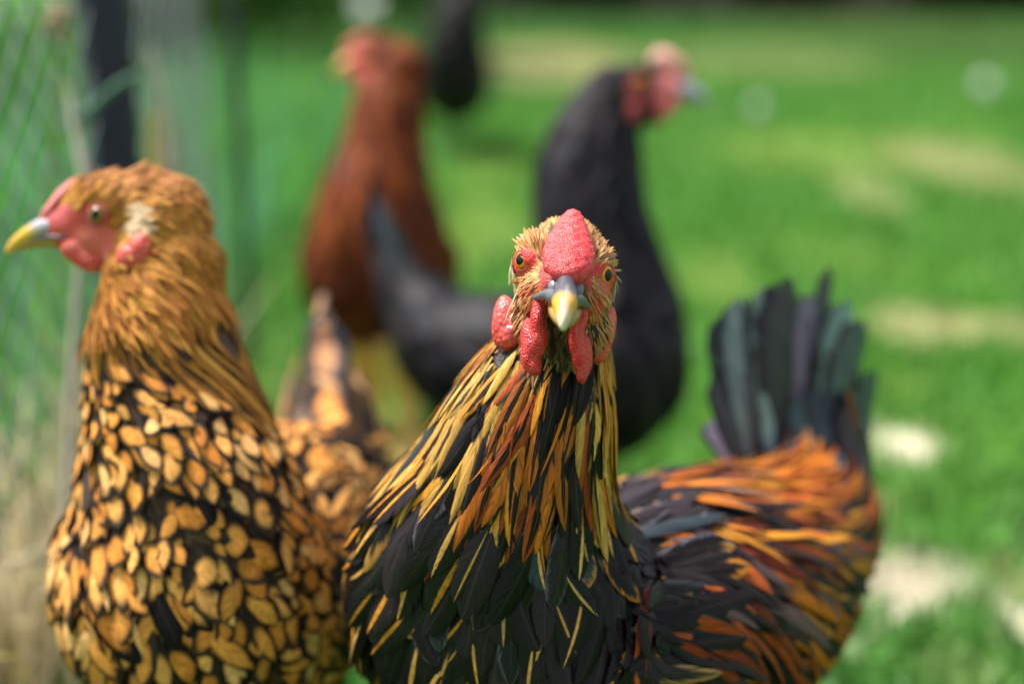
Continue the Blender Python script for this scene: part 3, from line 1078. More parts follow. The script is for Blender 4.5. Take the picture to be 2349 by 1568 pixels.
    def cheek(p, n):
        ci = pick(n, [(.48, .20, .07), (.55, .13, .06), (.36, .17, .06), (.62, .33, .14)], [4, 3, 2, 2])
        return ci, ci * .75, pars(n, .9, .2, .5)
    flow2 = lambda p: unit(p - hp) * .5 + np.array([0, .35, -.75]) + 0 * p
    tuft('cheek_feathers', V, F, 1500, lambda c, n: reg(625, 800)(c, n) & (np.abs(pxs(c)[0] - 1296) > 38) & (n[:, 1] < .6), flow2, .0055, .00055, cheek, M_F, root, .25, curl=.5)
    def ear(p, n):
        ci = pick(n, [(.78, .66, .48), (.72, .55, .34), (.66, .42, .2)], [3, 2, 1])
        return ci, ci * .9, pars(n, .9, .2, .5)
    tuft('ear_tuft', V, F, 260, lambda c, n: inside(c, [(q(1176, 650, .020), (.010, .016, .016)), (q(1402, 668, .020), (.006, .014, .014))]), lambda p: np.array([0, .4, -.9]) + 0 * p, .013, .0012, ear, M_F, root, .25, base=.001)
    def throat(p, n):
        ci = pick(n, [(.16, .09, .035), (.05, .03, .02), (.26, .15, .05)], [3, 3, 2])
        return ci, ci * .7, pars(n, .9, .2, .5)
    tuft('throat_feathers', V, F, 800, lambda c, n: reg(745, 900)(c, n) & (np.abs(pxs(c)[0] - 1285) < 75) & (n[:, 1] < .2), lambda p: np.array([0, .1, -1]) + 0 * p, .008, .0009, throat, M_F, root, .22)

    # --- hackle
    S0, S1 = lo_s(lo, 7, st), lo_s(lo, 10.6, st)
    def hk_mask(p, n, s, th): return (s > S0 - .03) & (s < S1 + .02) & (n[:, 1] < .75) & (pxs(p)[1] < 1125 - np.abs(pxs(p)[0] - 1180) * .22)
    def hk_len(p, s, th):
        y = pxs(p)[1]
        return np.interp(y, [640, 760, 900, 1100], [.012, .028, .046, .046])
    def hk_hw(p, s, th): return np.interp(pxs(p)[1], [640, 760, 900, 1150], [.0010, .0021, .0047, .0058])
    def hk_col(p, s, th, n):
        x, y = pxs(p)
        edge = np.clip(np.abs(x - (1300 - (y - 700) * .28)) / (60 + (y - 700) * .35), 0, 1.2)
        ci, ce = np.zeros((n, 3)), np.zeros((n, 3))
        u = rng.uniform(0, 1, n)
        yellow = pick(n, [OLIVE, AMBER, (.58, .33, .07)], [4, 2, 2])
        org = pick(n, [ORANGE, RUST, AMBER, (.34, .085, .006)], [4, 3, 2, 3], .3)
        dk = pick(n, [BLACK, SOOT, BLUE], [4, 2, 1])
        pick_y = u < np.clip((edge - .60) * 1.6 + np.clip((860 - y) / 160, 0, .6), 0.02, .95)
        ci[:] = np.where(pick_y[:, None], yellow, org)
        front = np.clip(1 - np.abs(x - 1290) / 90, 0, 1) * np.clip((930 - y) / 150, 0, 1)
        dark = rng.uniform(0, 1, n) < (.16 + .6 * front + .10 * np.clip((y - 1000) / 150, 0, 1))
        ci = np.where(dark[:, None], dk, ci)
        black_mid = (rng.uniform(0, 1, n) < .38) & ~dark
        edgec = np.where((rng.uniform(0, 1, n) < .4)[:, None], dk, ci * .65)
        ce = np.where(black_mid[:, None], ci, edgec)
        ci = np.where(black_mid[:, None], dk, ci)
        pr = pars(n, 1.15, .8, .55, .3)
        pr = np.where(black_mid[:, None], pars(n, 2.9, 1.6, .45, .3), pr)
        return ci, ce, pr
    plumage('neck_hackle', lo, 4400, hk_mask, hk_len, hk_hw, 'hackle', hk_col, M_F, root, lift=.08, base=.0012, drift=.12, R=9, tipcurl=.3, cols=5, droop=.3)
    def fr_col(p, s, th, n):
        a, b, c = hk_col(p, s, th, n)
        return a * 1.1, a * .7, c * 0 + .5
    plumage('hackle_fringe', lo, 1500, lambda p, n, s, th: hk_mask(p, n, s, th) & (pxs(p)[1] > 700), lambda p, s, th: hk_len(p, s, th) * .85, .00075, 'hackle', fr_col, M_FS, root, lift=.11, base=.0016, drift=.16, R=8, tipcurl=.2)

    # --- breast
    def br_mask(p, n, s, th):
        x, y = pxs(p)
        return (s > .30) & (s < S0 + .10) & (x < 1530) & (n[:, 1] < .6)
    def br_col(p, s, th, n):
        x, y = pxs(p)
        dk = pick(n, [BLACK, SOOT, (.008, .007, .008), BLUE], [5, 4, 4, .5], .35)
        st_ = rng.uniform(0, 1, n) < np.where(x > 1420, .12, .40)
        gold = pick(n, [AMBER, (.56, .28, .06), (.52, .30, .10)], [3, 3, 1])
        ci = np.where(st_[:, None], gold, dk * 1.25)
        pr = np.where(st_[:, None], pars(n, 8.0, 2.3, .70, .4), pars(n, 1.2, .8, .5))
        ce0 = np.where((rng.uniform(0, 1, n) < .25)[:, None], np.array((.085, .075, .095)), dk)  # some edges carry a lilac-grey gloss painted into their colour
        lace = rng.uniform(0, 1, n) < .06
        ci = np.where(lace[:, None], dk, ci)
        ce = np.where(lace[:, None], gold * .6, np.where(st_[:, None], dk, ce0))
        pr = np.where(lace[:, None], pars(n, 1.12, 1.9, .45, .1), pr)
        return ci, ce, pr
    plumage('breast_plumage', lo, 0, br_mask, .036, .0074, 'body', br_col, M_FB, root, lift=.17, base=.001, drift=.14, droop=.45, R=9, grid=(.0085, .0095, .95))

    # --- back, saddle and wing
    SB = lo_s(lo, 2.55, st)
    def bk_mask(p, n, s, th):
        x, y = pxs(p)
        return (s > SB) & (s < .62) & (x > 1400) & (n[:, 1] < .75) & (y < 1245 + (x - 1500) * .12)
    def bk_col(p, s, th, n):
        x, y = pxs(p)
        k = np.clip((x - 1440) / 170, 0, 1)
        org = pick(n, [ORANGE, AMBER, RUST, (.36, .085, .006)], [4, 3, 2, 3], .25)
        dk = pick(n, [BLACK, SOOT, BLUE, (.16, .09, .07)], [4, 3, .6, 2], .3)
        o = rng.uniform(0, 1, n) < (.35 + k * .58)
        ci = np.where(o[:, None], org, dk * 1.3)
        ce = np.where((rng.uniform(0, 1, n) < .55)[:, None], dk, ci * .6)
        return ci, ce, pars(n, 1.35, .9, .55, .3)
    plumage('saddle', lo, 2600, bk_mask, .054, .0032, 'hackle', bk_col, M_F, root, lift=.10, base=.003, drift=.14, R=9, sweep=-.30)
    def wg_mask(p, n, s, th):
        x, y = pxs(p)
        return (s > SB - .02) & (s < .66) & (x > 1470) & (n[:, 1] < .75) & (y > 1160 + (x - 1500) * .12)
    def wg_col(p, s, th, n):
        x, y = pxs(p)
        redz = np.clip(1.3 - np.abs(x - 1610) / 150, 0, 1) * np.clip((y - 1150) / 120, .3, 1)
        goldz = np.clip((x - 1680) / 160, 0, 1)
        dk = pick(n, [BLACK, SOOT, BLUE, (.085, .05, .05)], [5, 3, .6, 2.5], .3)
        org = pick(n, [ORANGE, AMBER, RUST], [3, 3, 2], .25)
        red = pick(n, [RUST, DRUST, (.36, .07, .012)], [3, 3, 2], .25)
        u = rng.uniform(0, 1, n)
        ci = np.where((u < redz * .75)[:, None], red, np.where((u > 1 - goldz * .55)[:, None], org, dk * 1.25))
        streak = rng.uniform(0, 1, n) < .06
        ci = np.where(streak[:, None], np.array(AMBER) * .9, ci)
        pr = np.where(streak[:, None], pars(n, 5, 2, .7), pars(n, 1.3, .9, .55, .3))
        return ci, np.where((rng.uniform(0, 1, n) < .6)[:, None], dk, ci * .6), pr
    plumage('wing', lo, 2600, wg_mask, .048, .0042, 'hackle', wg_col, M_F, root, lift=.10, base=.0035, drift=.16, R=9, sweep=-.42)
    def tc_col(p, s, th, n):
        dk = pick(n, [BLACK, SOOT, BLUE, (.05, .08, .085)], [4, 3, 3, 1])
        o = rng.uniform(0, 1, n) < .06
        return np.where(o[:, None], np.array(RUST), dk * 1.3), dk, pars(n, 1.3, .8, .55)
    cov = plumage('tail', lo, 330, lambda p, n, s, th: (s < SB + .03), .050, .0085, 'body', tc_col, M_FB, root, lift=.16, base=.004, drift=.2)
    sd = unit(np.array([.66, .74, 0.05]))
    T = []
    for bx, by, tx, ty, w, dz in ((1690, 1060, 1655, 725, .017, -.030), (1720, 1050, 1700, 682, .020, -.024), (1770, 1065, 1762, 655, .024, -.014), (1790, 1065, 1815, 636, .027, -.006),
                                  (1825, 1080, 1862, 672, .022, .006), (1850, 1080, 1905, 608, .0125, .024), (1865, 1095, 1950, 690, .026, .010), (1885, 1110, 1985, 735, .026, .018),
                                  (1905, 1150, 2012, 850, .022, .028), (1915, 1190, 2002, 960, .020, .030), (1920, 1230, 1998, 1060, .018, .030), (1700, 1070, 1660, 850, .016, -.034), (1690, 1075, 1640, 960, .016, -.036), (1730, 1090, 1735, 790, .020, -.020)):
        dk = np.array([(.05, .07, .075), (.12, .16, .17), (.17, .25, .25), (.03, .03, .035), (.14, .12, .17), (.05, .05, .06), (.16, .24, .25), (.06, .08, .09)][len(T) % 8])  # teal and violet sheen painted into the tail feather colours
        T.append((P(bx, by, .925 + dz), P(tx, ty, .935 + dz), w, dk * 1.3, np.array(BLACK) * 3, np.array((1.25, .9, .5))))
    single_feathers('tail_feather', T, sd, None, 'tail', M_FB, cov, .05)
    for hipx, dd, fx in ((1330, .79, .01), (1560, .84, .0)):
        h = P(hipx, 1560, dd)
        leg(root, h, (h[0] - .01, h[1] - .02, .0), (-.3, -1), (.42, .30, .07))
    return root


def pxs(p):
    q = p - ORG
    d = q @ FW
    return 1174.5 + (q @ RX) / d / KP, 784 - (q @ UP) / d / KP


def lo_s(lo, k, st):
    """loft parameter of station number k (may be fractional)"""
    c = np.array([s[0] for s in st])
    t = np.concatenate([[0], np.cumsum(np.linalg.norm(np.diff(c, axis=0), axis=1) + 1e-5)])
    return np.interp(k, np.arange(len(t)), t) / t[-1]


front_bird()


# ================================================================== the golden laced bird beside the fence
def laced_hen():
    root = empty('hen', (-.165, .80, 0))
    tag(root, 'golden hen with black-edged scale pattern on its breast, head in profile beside the wire fence', 'hen', 'hens on the lawn')
    d = .78
    A = (-.2, -1)
    Hd = (-1, -.12)
    st = stations([
        (748, 800, 1.09, .010, .018, .018, A), (752, 900, 1.075, .022, .036, .036, A), (760, 1010, 1.05, .034, .050, .050, A), (752, 1110, 1.0, .044, .047, .045, A),
        (700, 1175, .95, .052, .054, .055, A), (622, 1245, .89, .068, .074, .085, A),
        (540, 1350, .835, .0765, .074, .084, A), (455, 1330, .795, .0765, .070, .078, A), (425, 1160, .780, .070, .058, .052, (-.5, -.8)),
        (403, 960, .780, .051, .048, .046, (-.8, -.6)), (372, 800, .780, .040, .041, .039, Hd), (362, 670, .780, .033, .034, .032, Hd), (330, 560, .780, .024, .026, .024, Hd)])
    lo = Loft(st, 110, 52)
    hx, hu, hd = RX, UP, FW
    q = lambda x, y, dz=0.0: P(x, y, d + dz)
    s = .00024
    skull = [ellipsoid(q(275, 488), [hx * .0340, hu * .0215, hd * .0190]), ellipsoid(q(345, 500), [hx * .026, hu * .0245, hd * .021]),
             ellipsoid(q(175, 520), [hx * .0190, hu * .0145, hd * .0125]), ellipsoid(q(250, 545), [hx * .022, hu * .0150, hd * .017]),
             ellipsoid(q(330, 590), [hx * .024, hu * .022, hd * .022]), ellipsoid(q(366, 520), [hx * .027, hu * .029, hd * .023]), ellipsoid(q(400, 600), [hx * .0245, hu * .028, hd * .026]), ellipsoid(q(320, 478), [hx * .022, hu * .0215, hd * .019])]
    zs = [(q(170, 525), (.020, .03, .013), (.70, .10, .075)), (q(228, 500, -.01), (.0145, .03, .0125), (.66, .075, .06)), (q(235, 548, -.01), (.016, .03, .010), (.74, .16, .11)),
          (q(140, 470), (.012, .03, .009), (.70, .12, .13))]
    body, V, F = fuse('body', [lo.mesh()] + skull, .0026, 4, M_BODY, root, zones((.09, .045, .014), zs))
    loft_obj('comb', [(q(98, 524), .004, .0015, .003, -hd), (q(114, 500), .0075, .0022, .005, -hd), (q(134, 472), .0085, .0030, .005, -hd), (q(158, 443), .0075, .0030, .005, -hd), (q(182, 422), .004, .002, .004, -hd), (q(198, 411), .001, .001, .001, -hd)],
             M_COMB, root, (.76, .20, .19), 30, 24, .0005, 900)
    eye(root, q(226, 494, -.0185), -FW - RX * .15 + UP * .05, .0054, (.50, .07, .05), 1.0, M_EYE_B)
    def bc(v):
        k = np.clip((150 - pxs(v)[0]) / 135, 0, 1)
        y = pxs(v)[1] - (520 + k * 45)
        c = np.tile(np.array((.40, .40, .46)), (len(v), 1))
        c = c + (np.array((.72, .42, .04)) - c) * np.clip((k - .35) / .2 + y / 40, 0, 1)[:, None] * np.clip(k * 3, 0, 1)[:, None]
        return c
    b = loft_obj('beak', [(q(150, 522), .0100, .0065, .006, -hd), (q(120, 522), .0092, .0070, .005, -hd), (q(85, 533), .0070, .0060, .0045, -hd), (q(50, 550), .0044, .0042, .0038, -hd), (q(25, 569), .0022, .0026, .0024, -hd), (q(15, 582), .0006, .0008, .0008, -hd)],
                 M_BEAK, root, bc, 30, 20)
    loft_obj('gape', [(q(70, 553), .0045, .0012, .0015, -hd), (q(110, 545), .0085, .0016, .002, -hd), (q(150, 546), .0115, .0018, .002, -hd), (q(172, 548), .0125, .0012, .0012, -hd)], M_BEAK, b, (.13, .13, .16), 14, 14)
    loft_obj('lower_mandible', [(q(150, 556), .008, .003, .0034, -hd), (q(100, 555), .0060, .003, .003, -hd), (q(50, 564), .0032, .002, .0022, -hd), (q(32, 572), .001, .001, .001, -hd)], M_BEAK, b, (.38, .24, .05), 14, 14)
    for dz in (-.010, .010):
        pc = [ellipsoid(q(175, 570, dz), [hx * .0090, hu * .0075, hd * .0035]), ellipsoid(q(212, 596, dz), [hx * .0095, hu * .0068, hd * .004]), ellipsoid(q(190, 585, dz), [hx * .0085, hu * .0070, hd * .0035])]
        fuse('wattle', pc, .0014, 3, M_WATTLE, root, (.75, .085, .055))
    for dz in (-.0262, .0262):
        pc = [ellipsoid(q(303, 592, dz), [hx * .0088, hu * .0080, hd * .0056]), ellipsoid(q(322, 575, dz), [hx * .0066, hu * .0095, hd * .0056])]
        fuse('earlobe', pc, .0014, 3, M_LOBE, root, (.72, .10, .075))
    hp = q(130, 530)
    bare = [(q(150, 530), (.0135, .03, .0150)), (q(226, 498), (.0135, .03, .0115)), (q(205, 560), (.014, .03, .010)), (q(240, 535), (.0120, .03, .0090)), (q(308, 586), (.0085, .03, .0095))]
    def headc(p, n):
        x, y = pxs(p)
        ci = pick(n, [(.50, .21, .035), (.60, .27, .06), (.42, .15, .03), (.36, .13, .03)], [4, 3, 3, 2])
        top = np.clip((470 - y) / 60, 0, 1)[:, None]
        ci = ci * (1 - top * .35) + np.array((.30, .12, .06)) * top * .35
        ear = inside(p, [(q(294, 508, -.02), (.0058, .02, .0075))])
        ci = np.where(ear[:, None], np.array((.85, .60, .40)), ci)
        return ci, ci * .75, pars(n, .9, .2, .5)
    def flow(p):
        x, y = pxs(p)
        k = np.clip((x - 280) / 170, 0, 1)[:, None]
        return unit(p - hp) * (1 - k) + np.array([.25, .1, -1.0]) * k
    tuft('head_feathers', V, F, 4800, lambda c, n: (pxs(c)[1] < 730 - np.clip((pxs(c)[0] - 340) / 100, 0, 1) * 60) & (pxs(c)[0] > 120) & ~inside(c, bare) & (c[:, 1] < q(0, 500, .045)[1]), flow, lambda p: np.interp(pxs(p)[1], [540, 700], [.011, .024]), .0016, headc, M_FS, root, .20, curl=.6)

    S0, S1 = lo_s(lo, 8.0, st), lo_s(lo, 12.0, st)
    def hk_col(p, s, th, n):
        x, y = pxs(p)
        k = np.clip((y - 570) / 200, 0, 1)
        g = pick(n, [(.56, .24, .035), (.62, .30, .06), (.45, .17, .025)], [3, 2, 2])
        dk = pick(n, [(.035, .02, .012), (.06, .03, .012), BLACK], [3, 2, 1])
        mode = rng.uniform(0, 1, n) < k * .85
        ci = np.where(mode[:, None], dk, g)
        pr = np.where(mode[:, None], pars(n, 2.0, 1.3, .62, .25), pars(n, 1.1, .75, .45))
        ce = np.where(mode[:, None], g, np.where((rng.uniform(0, 1, n) < k * .9)[:, None], dk, g * .8))
        return ci, ce, pr
    plumage('neck_hackle', lo, 2600, lambda p, n, s, th: (s > S0) & (s < S1) & (n[:, 1] < .7) & ((pxs(p)[0] > 270) | (pxs(p)[1] > 640)) & (pxs(p)[1] < 720 + (pxs(p)[0] - 200) * .62),
            lambda p, s, th: np.interp(pxs(p)[1], [560, 700, 950], [.020, .034, .046]), lambda p, s, th: np.interp(pxs(p)[1], [560, 750, 950], [.0018, .0027, .0036]), 'hackle', hk_col, M_FS, root, lift=.045, base=.0012, drift=.12, R=9)

    def lace_col(p, s, th, n):
        g = pick(n, [(.72, .29, .055), (.78, .36, .09), (.62, .22, .035), (.80, .43, .15)], [4, 3, 2, 1.5], .12)
        dk = pick(n, [(.020, .013, .010), (.035, .022, .018), BLACK], [3, 2, 2])
        plain = rng.uniform(0, 1, n) < .03
        ci = np.where(plain[:, None], dk * 2, g)
        return ci, dk, pars(n, 1.32, 3.4, .64, .18)
    plumage('breast_plumage', lo, 0, lambda p, n, s, th: (s > .36) & (s < lo_s(lo, 10.2, st)) & (n[:, 1] < .6) & (pxs(p)[1] > 760 + (pxs(p)[0] - 200) * .50), lambda p, s, th: np.interp(pxs(p)[1], [800, 1150, 1400], [.020, .024, .026]),
            lambda p, s, th: np.interp(pxs(p)[1], [800, 1150, 1400], [.0046, .0062, .0070]), 'body', lace_col, M_FS, root, lift=.13, base=.001, drift=.16, droop=.3, R=9, grid=(.0076, .0100, .75))
    plumage('back_plumage', lo, 420, lambda p, n, s, th: (s > .18) & (s <= .44) & (n[:, 1] < .7), .042, .0105, 'body', lambda p, s, th, n: (lace_col(p, s, th, n)[0] * np.where((rng.uniform(0, 1, n) < .45)[:, None], .08, 1), lace_col(p, s, th, n)[1], pars(n, 1.5, 2.6, .66, .2)),
            M_FS, root, lift=.16, base=.001, drift=.20, R=8)
    tl = plumage('tail', lo, 230, lambda p, n, s, th: (s <= .22), .045, .0105, 'body', lambda p, s, th, n: (pick(n, [(.60, .30, .12), (.45, .22, .10), (.30, .13, .06)], [3, 2, 2]), pick(n, [(.07, .045, .035), (.12, .09, .085)], [2, 1]), pars(n, 1.5, 2.4, .62, .2)),
                 M_FS, root, lift=.12, base=.002, drift=.20, R=8)
    T = []
    for bx, by, tx, ty, w, dz in ((740, 960, 722, 790, .013, 0), (755, 950, 742, 715, .014, .01), (765, 950, 762, 735, .015, .02), (775, 960, 782, 790, .013, .03)):
        T.append((P(bx, by, 1.06 + dz), P(tx, ty, 1.07 + dz), w, np.array((.13, .12, .15)), np.array((.07, .065, .08)), np.array((1.1, .7, .5))))
    single_feathers('tail_feather', T, RX * .8 + FW * .5, None, 'tail', M_FS, tl, .04)
    for x in (470, 640):
        h = P(x, 1520, .84)
        leg(root, h, (h[0], h[1] - .02, 0), (-.3, -1), (.48, .34, .07))


# ================================================================== the slate black bird looking right
def black_hen():
    root = empty('hen', (.04, 1.33, 0))
    tag(root, 'slate black hen with pink face and comb, looking right behind the staring bird', 'hen', 'hens on the lawn')
    d = 1.33
    f = (1, -.08)
    st = stations([
        (854, 455, 1.39, .004, .006, .006, f), (876, 540, 1.39, .010, .013, .013, f), (920, 645, 1.385, .020, .025, .026, f), (972, 725, 1.38, .034, .036, .040, f),
        (1045, 790, 1.365, .055, .048, .055, f), (1140, 830, 1.35, .070, .062, .076, f),
        (1270, 855, 1.34, .075, .070, .084, f), (1385, 840, 1.33, .073, .070, .076, f), (1408, 700, 1.33, .060, .062, .058, f), (1368, 540, 1.33, .050, .057, .051, f),
        (1356, 400, 1.33, .043, .050, .047, f), (1385, 290, 1.33, .034, .041, .038, f), (1430, 225, 1.33, .025, .030, .028, f)])
    lo = Loft(st, 100, 48)
    hx, hu, hd = RX, UP, FW
    q = lambda x, y, dz=0.0: P(x, y, d + dz)
    skull = [ellipsoid(q(1465, 208), [hx * .033, hu * .0235, hd * .020]), ellipsoid(q(1420, 220), [hx * .034, hu * .028, hd * .023]), ellipsoid(q(1525, 208), [hx * .019, hu * .0175, hd * .0135]),
             ellipsoid(q(1480, 240), [hx * .024, hu * .018, hd * .018])]
    zs = [(q(1530, 210), (.0175, .04, .0175), (.80, .22, .22)), (q(1464, 200, -.01), (.0125, .03, .0120), (.55, .085, .085)), (q(1520, 245), (.014, .04, .008), (.60, .10, .10))]
    body, V, F = fuse('body', [lo.mesh()] + skull, .0034, 4, M_BODY, root, zones((.02, .018, .02), zs))
    loft_obj('comb', [(q(1580, 190), .003, .002, .003, hd), (q(1568, 165), .0065, .006, .006, hd), (q(1545, 145), .0075, .010, .008, hd), (q(1520, 137), .0065, .010, .010, hd), (q(1503, 145), .004, .006, .008, hd), (q(1492, 155), .001, .001, .001, hd)],
             M_COMB, root, (.80, .42, .36), 30, 24, .0008, 700)
    eye(root, q(1468, 192, -.0195), -FW + RX * .2 + UP * .05, .0062, (.50, .08, .08), 1.25)
    b = loft_obj('beak', [(q(1545, 208), .0105, .0105, .0095, -hd), (q(1572, 205), .009, .009, .008, -hd), (q(1596, 213), .0065, .0065, .006, -hd), (q(1614, 226), .0035, .004, .004, -hd), (q(1628, 240), .0008, .001, .001, -hd)], M_BEAK, root, (.42, .43, .50), 24, 18)
    loft_obj('lower_mandible', [(q(1545, 226), .008, .004, .004, -hd), (q(1580, 230), .006, .003, .004, -hd), (q(1612, 238), .001, .001, .001, -hd)], M_BEAK, b, (.30, .28, .25), 14, 14)
    for dz in (-.012, .012):
        fuse('wattle', [ellipsoid(q(1535, 240, dz), [hx * .0095, hu * .0095, hd * .004]), ellipsoid(q(1515, 258, dz), [hx * .0085, hu * .0085, hd * .004])], .002, 3, M_WATTLE, root, (.72, .13, .14))
    for dz in (-.0215, .0215):
        fuse('earlobe', [ellipsoid(q(1446, 255, dz), [hx * .0100, hu * .0105, hd * .006]), ellipsoid(q(1440, 248, dz), [hx * .0085, hu * .0085, hd * .005])], .002, 3, M_LOBE, root, (.55, .085, .095))
    dark = lambda n: pick(n, [(.012, .010, .013), (.018, .015, .019), (.014, .016, .022), BLACK], [4, 3, 2, 2], .3)
    bare = [(q(1535, 210), (.0200, .04, .0185)), (q(1464, 198), (.0120, .04, .0115)), (q(1446, 255), (.0095, .04, .0095))]
    tuft('head_feathers', V, F, 1500, lambda c, n: (pxs(c)[1] < 330) & ~inside(c, bare) & (pxs(c)[0] < 1560), lambda p: unit(p - q(1560, 215)) + np.array([-.1, 0, -.35]), .012, .0022, lambda p, n: (dark(n), dark(n), pars(n, .9, .2, .5)), M_FG, root, .2, curl=.6)
    pc = lambda p, s, th, n: (dark(n) * 1.2, dark(n) * .6, pars(n, 1.2, .9, .5))
    S0 = lo_s(lo, 8.4, st)
    plumage('neck_hackle', lo, 1300, lambda p, n, s, th: (s > S0) & (s < .985) & (pxs(p)[1] > 240), .045, .0050, 'hackle', pc, M_FG, root, lift=.06, R=8)
    plumage('body_plumage', lo, 1500, lambda p, n, s, th: (s > .27) & (s <= S0 + .02), .040, .0105, 'body', pc, M_FG, root, lift=.12, R=7)
    tl = plumage('tail', lo, 260, lambda p, n, s, th: (s <= .27), .045, .0070, 'body', pc, M_FG, root, lift=.04, base=.002, R=7)
    T = [(P(bx, by, 1.385 + dz), P(tx, ty, 1.39 + dz), .0085, np.array(c), np.array(SOOT), np.array((1.1, .7, .5))) for bx, by, tx, ty, dz, c in
         ((930, 680, 848, 425, 0, (.05, .055, .06)), (940, 670, 868, 455, -.02, (.10, .12, .13)), (950, 660, 880, 500, .015, (.05, .05, .055)), (915, 700, 838, 480, .02, (.03, .03, .035)))]
    single_feathers('tail_feather', T, RX * .75 + UP * .5 + FW * .3, None, 'tail', M_FG, tl, .03)
    for dd, x in ((-.03, 1240), (.035, 1290)):
        h = P(x, 1010, d + dd)
        leg(root, h, (h[0], h[1], 0), (1, -.1), (.16, .15, .14))


# ================================================================== the rusty brown bird on yellow legs
def brown_hen():
    root = empty('hen', (-.2, 1.62, 0))
    tag(root, 'rusty brown hen on yellow legs, farther back, head turned left', 'hen', 'hens on the lawn')
    d = 1.6
    f = (-.45, -1)
    g = (-1, -.2)
    st = stations([
        (905, 560, 1.80, .020, .030, .03, f), (895, 590, 1.76, .050, .045, .05, f), (884, 610, 1.70, .080, .066, .082, f), (874, 615, 1.64, .087, .072, .092, f),
        (868, 550, 1.61, .083, .064, .070, f), (868, 450, 1.60, .064, .056, .056, f), (880, 330, 1.60, .047, .046, .044, (-.8, -.8)), (888, 230, 1.60, .036, .038, .036, g), (880, 160, 1.60, .024, .027, .025, g)])
    lo = Loft(st, 80, 44)
    hx, hu, hd = RX, UP, FW
    q = lambda x, y, dz=0.0: P(x, y, d + dz)
    skull = [ellipsoid(q(868, 135), [hx * .032, hu * .025, hd * .021]), ellipsoid(q(905, 155), [hx * .030, hu * .030, hd * .024]), ellipsoid(q(828, 145), [hx * .018, hu * .017, hd * .014])]
    body, V, F = fuse('body', [lo.mesh()] + skull, .004, 4, M_BODY, root, zones((.14, .036, .014), [(q(826, 148, -.01), (.020, .04, .018), (.72, .11, .07))]))
    loft_obj('comb', [(q(790, 135), .003, .002, .003, -hd), (q(803, 112), .006, .006, .006, -hd), (q(825, 98), .006, .008, .008, -hd), (q(850, 92), .004, .006, .008, -hd), (q(865, 94), .001, .001, .001, -hd)], M_COMB, root, (.70, .10, .06), 24, 20, .0008, 700)
    eye(root, q(846, 132, -.0195), -FW - RX * .2, .0060, (.50, .08, .05), 1.25)
    b = loft_obj('beak', [(q(815, 148), .010, .009, .009, -hd), (q(795, 148), .008, .008, .007, -hd), (q(776, 158), .0045, .005, .005, -hd), (q(762, 170), .0008, .001, .001, -hd)], M_BEAK, root, (.74, .46, .12), 20, 16)
    loft_obj('lower_mandible', [(q(815, 164), .007, .003, .004, -hd), (q(785, 168), .005, .003, .003, -hd), (q(772, 172), .001, .001, .001, -hd)], M_BEAK, b, (.55, .34, .10), 14, 14)
    for dz in (-.012, .012):
        fuse('wattle', [ellipsoid(q(822, 175, dz), [hx * .009, hu * .011, hd * .004]), ellipsoid(q(828, 188, dz), [hx * .008, hu * .008, hd * .004])], .002, 3, M_WATTLE, root, (.72, .10, .07))
    rc = lambda n: pick(n, [(.18, .036, .011), (.25, .056, .012), (.13, .025, .009), (.34, .09, .016)], [4, 3, 3, 2], .25)
    low = lambda p: np.clip((pxs(p)[1] - 470) / 160, 0, 1)[:, None]  # underside shade painted into the plumage, deeper towards the belly
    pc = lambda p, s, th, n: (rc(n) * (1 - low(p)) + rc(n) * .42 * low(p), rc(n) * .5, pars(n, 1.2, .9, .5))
    tuft('head_feathers', V, F, 900, lambda c, n: (pxs(c)[1] < 230) & ~inside(c, [(q(822, 148), (.020, .05, .017))]), lambda p: unit(p - q(800, 150)) + np.array([.1, 0, -.4]), .013, .0026, lambda p, n: (rc(n), rc(n) * .7, pars(n, .9, .2, .5)), M_FS, root, .2, curl=.6)
    plumage('neck_hackle', lo, 900, lambda p, n, s, th: (s > .55) & (s < .985) & (pxs(p)[1] > 180), .050, .0062, 'hackle', pc, M_FS, root, lift=.06, R=8)
    plumage('body_plumage', lo, 900, lambda p, n, s, th: (s <= .57), .042, .012, 'body', pc, M_FS, root, lift=.10, R=7)
    T = [(P(905 + k * 8, 570, 1.78), P(905 + k * 16, 470 + abs(k) * 10, 1.84), .014, np.array((.10, .03, .015)), np.array((.06, .02, .012)), np.array((1.1, .7, .5))) for k in (-1, 0, 1)]
    single_feathers('tail_feather', T, RX, None, 'tail', M_FS, root, .03)
    for hx_, hy, fx, fy, dd in ((812, 770, 868, 1010, 1.64), (905, 770, 942, 1040, 1.60)):
        h = P(hx_, hy, dd)
        gp = ground_at(fx, fy)
        leg(root, h, gp, (-.5, -1), (.85, .56, .16), 1.75)


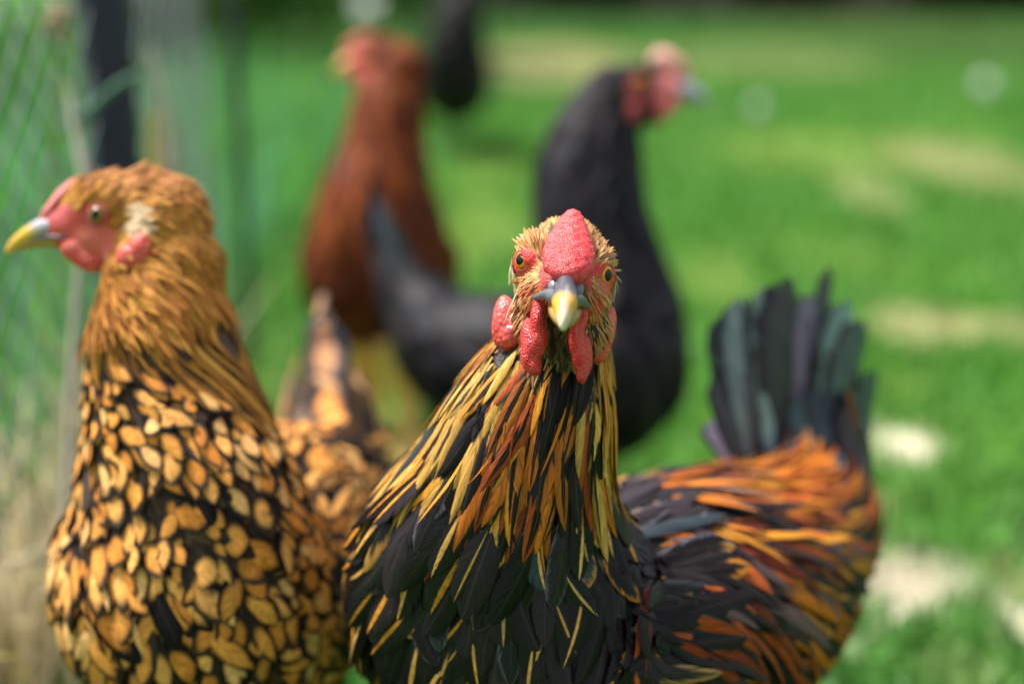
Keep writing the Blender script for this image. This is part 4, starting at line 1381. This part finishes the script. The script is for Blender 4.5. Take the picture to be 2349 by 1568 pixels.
# ================================================================== the far black bird
def far_hen():
    root = empty('hen', (-.16, 4.0, 0))
    tag(root, 'small blurred black hen farthest from the lens, standing just behind the brown hen', 'hen', 'hens on the lawn')
    d = 4.0
    f = (.35, -1)
    st = stations([(1010, 40, 4.30, .02, .040, .04, f), (1020, 100, 4.24, .055, .060, .06, f), (1036, 165, 4.14, .095, .080, .095, f), (1044, 185, 4.0, .102, .090, .115, f), (1046, 130, 3.93, .092, .08, .09, f),
                   (1054, 65, 3.90, .068, .065, .065, f), (1062, 0, 3.90, .050, .050, .048, f), (1070, -45, 3.90, .036, .037, .035, f), (1074, -80, 3.90, .026, .028, .026, f)])
    lo = Loft(st, 70, 36)
    hx, hu, hd = RX, UP, FW
    q = lambda x, y, dz=0.0: P(x, y, d - .07 + dz)
    body, V, F = fuse('body', [lo.mesh(), ellipsoid(q(1078, -92), [hx * .028, hu * .022, hd * .026]), ellipsoid(q(1086, -86, -.02), [hx * .014, hu * .013, hd * .02])], .006, 3, M_BODY, root,
                      zones((.012, .011, .012), [(q(1086, -86, -.03), (.016, .03, .014), (.5, .08, .07))]))
    loft_obj('comb', [(q(1088, -98, -.035), .003, .002, .003, RX), (q(1086, -110, -.025), .006, .006, .006, RX), (q(1082, -114, -.01), .005, .006, .006, RX), (q(1078, -110, .005), .001, .001, .001, RX)], M_COMB, root, (.6, .09, .07), 16, 14)
    loft_obj('beak', [(q(1088, -84, -.036), .008, .008, .007, RX), (q(1091, -80, -.050), .005, .005, .005, RX), (q(1092, -75, -.062), .001, .001, .001, RX)], M_BEAK, root, (.3, .28, .25), 14, 14)
    pc = lambda p, s, th, n: (pick(n, [BLACK, (.008, .007, .008)], [1, 2]), pick(n, [(.006, .006, .006)], [1]), pars(n, 1.2, .9, .5))
    plumage('body_plumage', lo, 700, lambda p, n, s, th: s < .97, .045, .011, 'body', pc, M_FS, root, lift=.08, R=6)
    for x in (1028, 1056):
        h = P(x, 235, 4.02)
        leg(root, h, (h[0], h[1], 0), f, (.13, .12, .11))


laced_hen()
black_hen()
brown_hen()
far_hen()
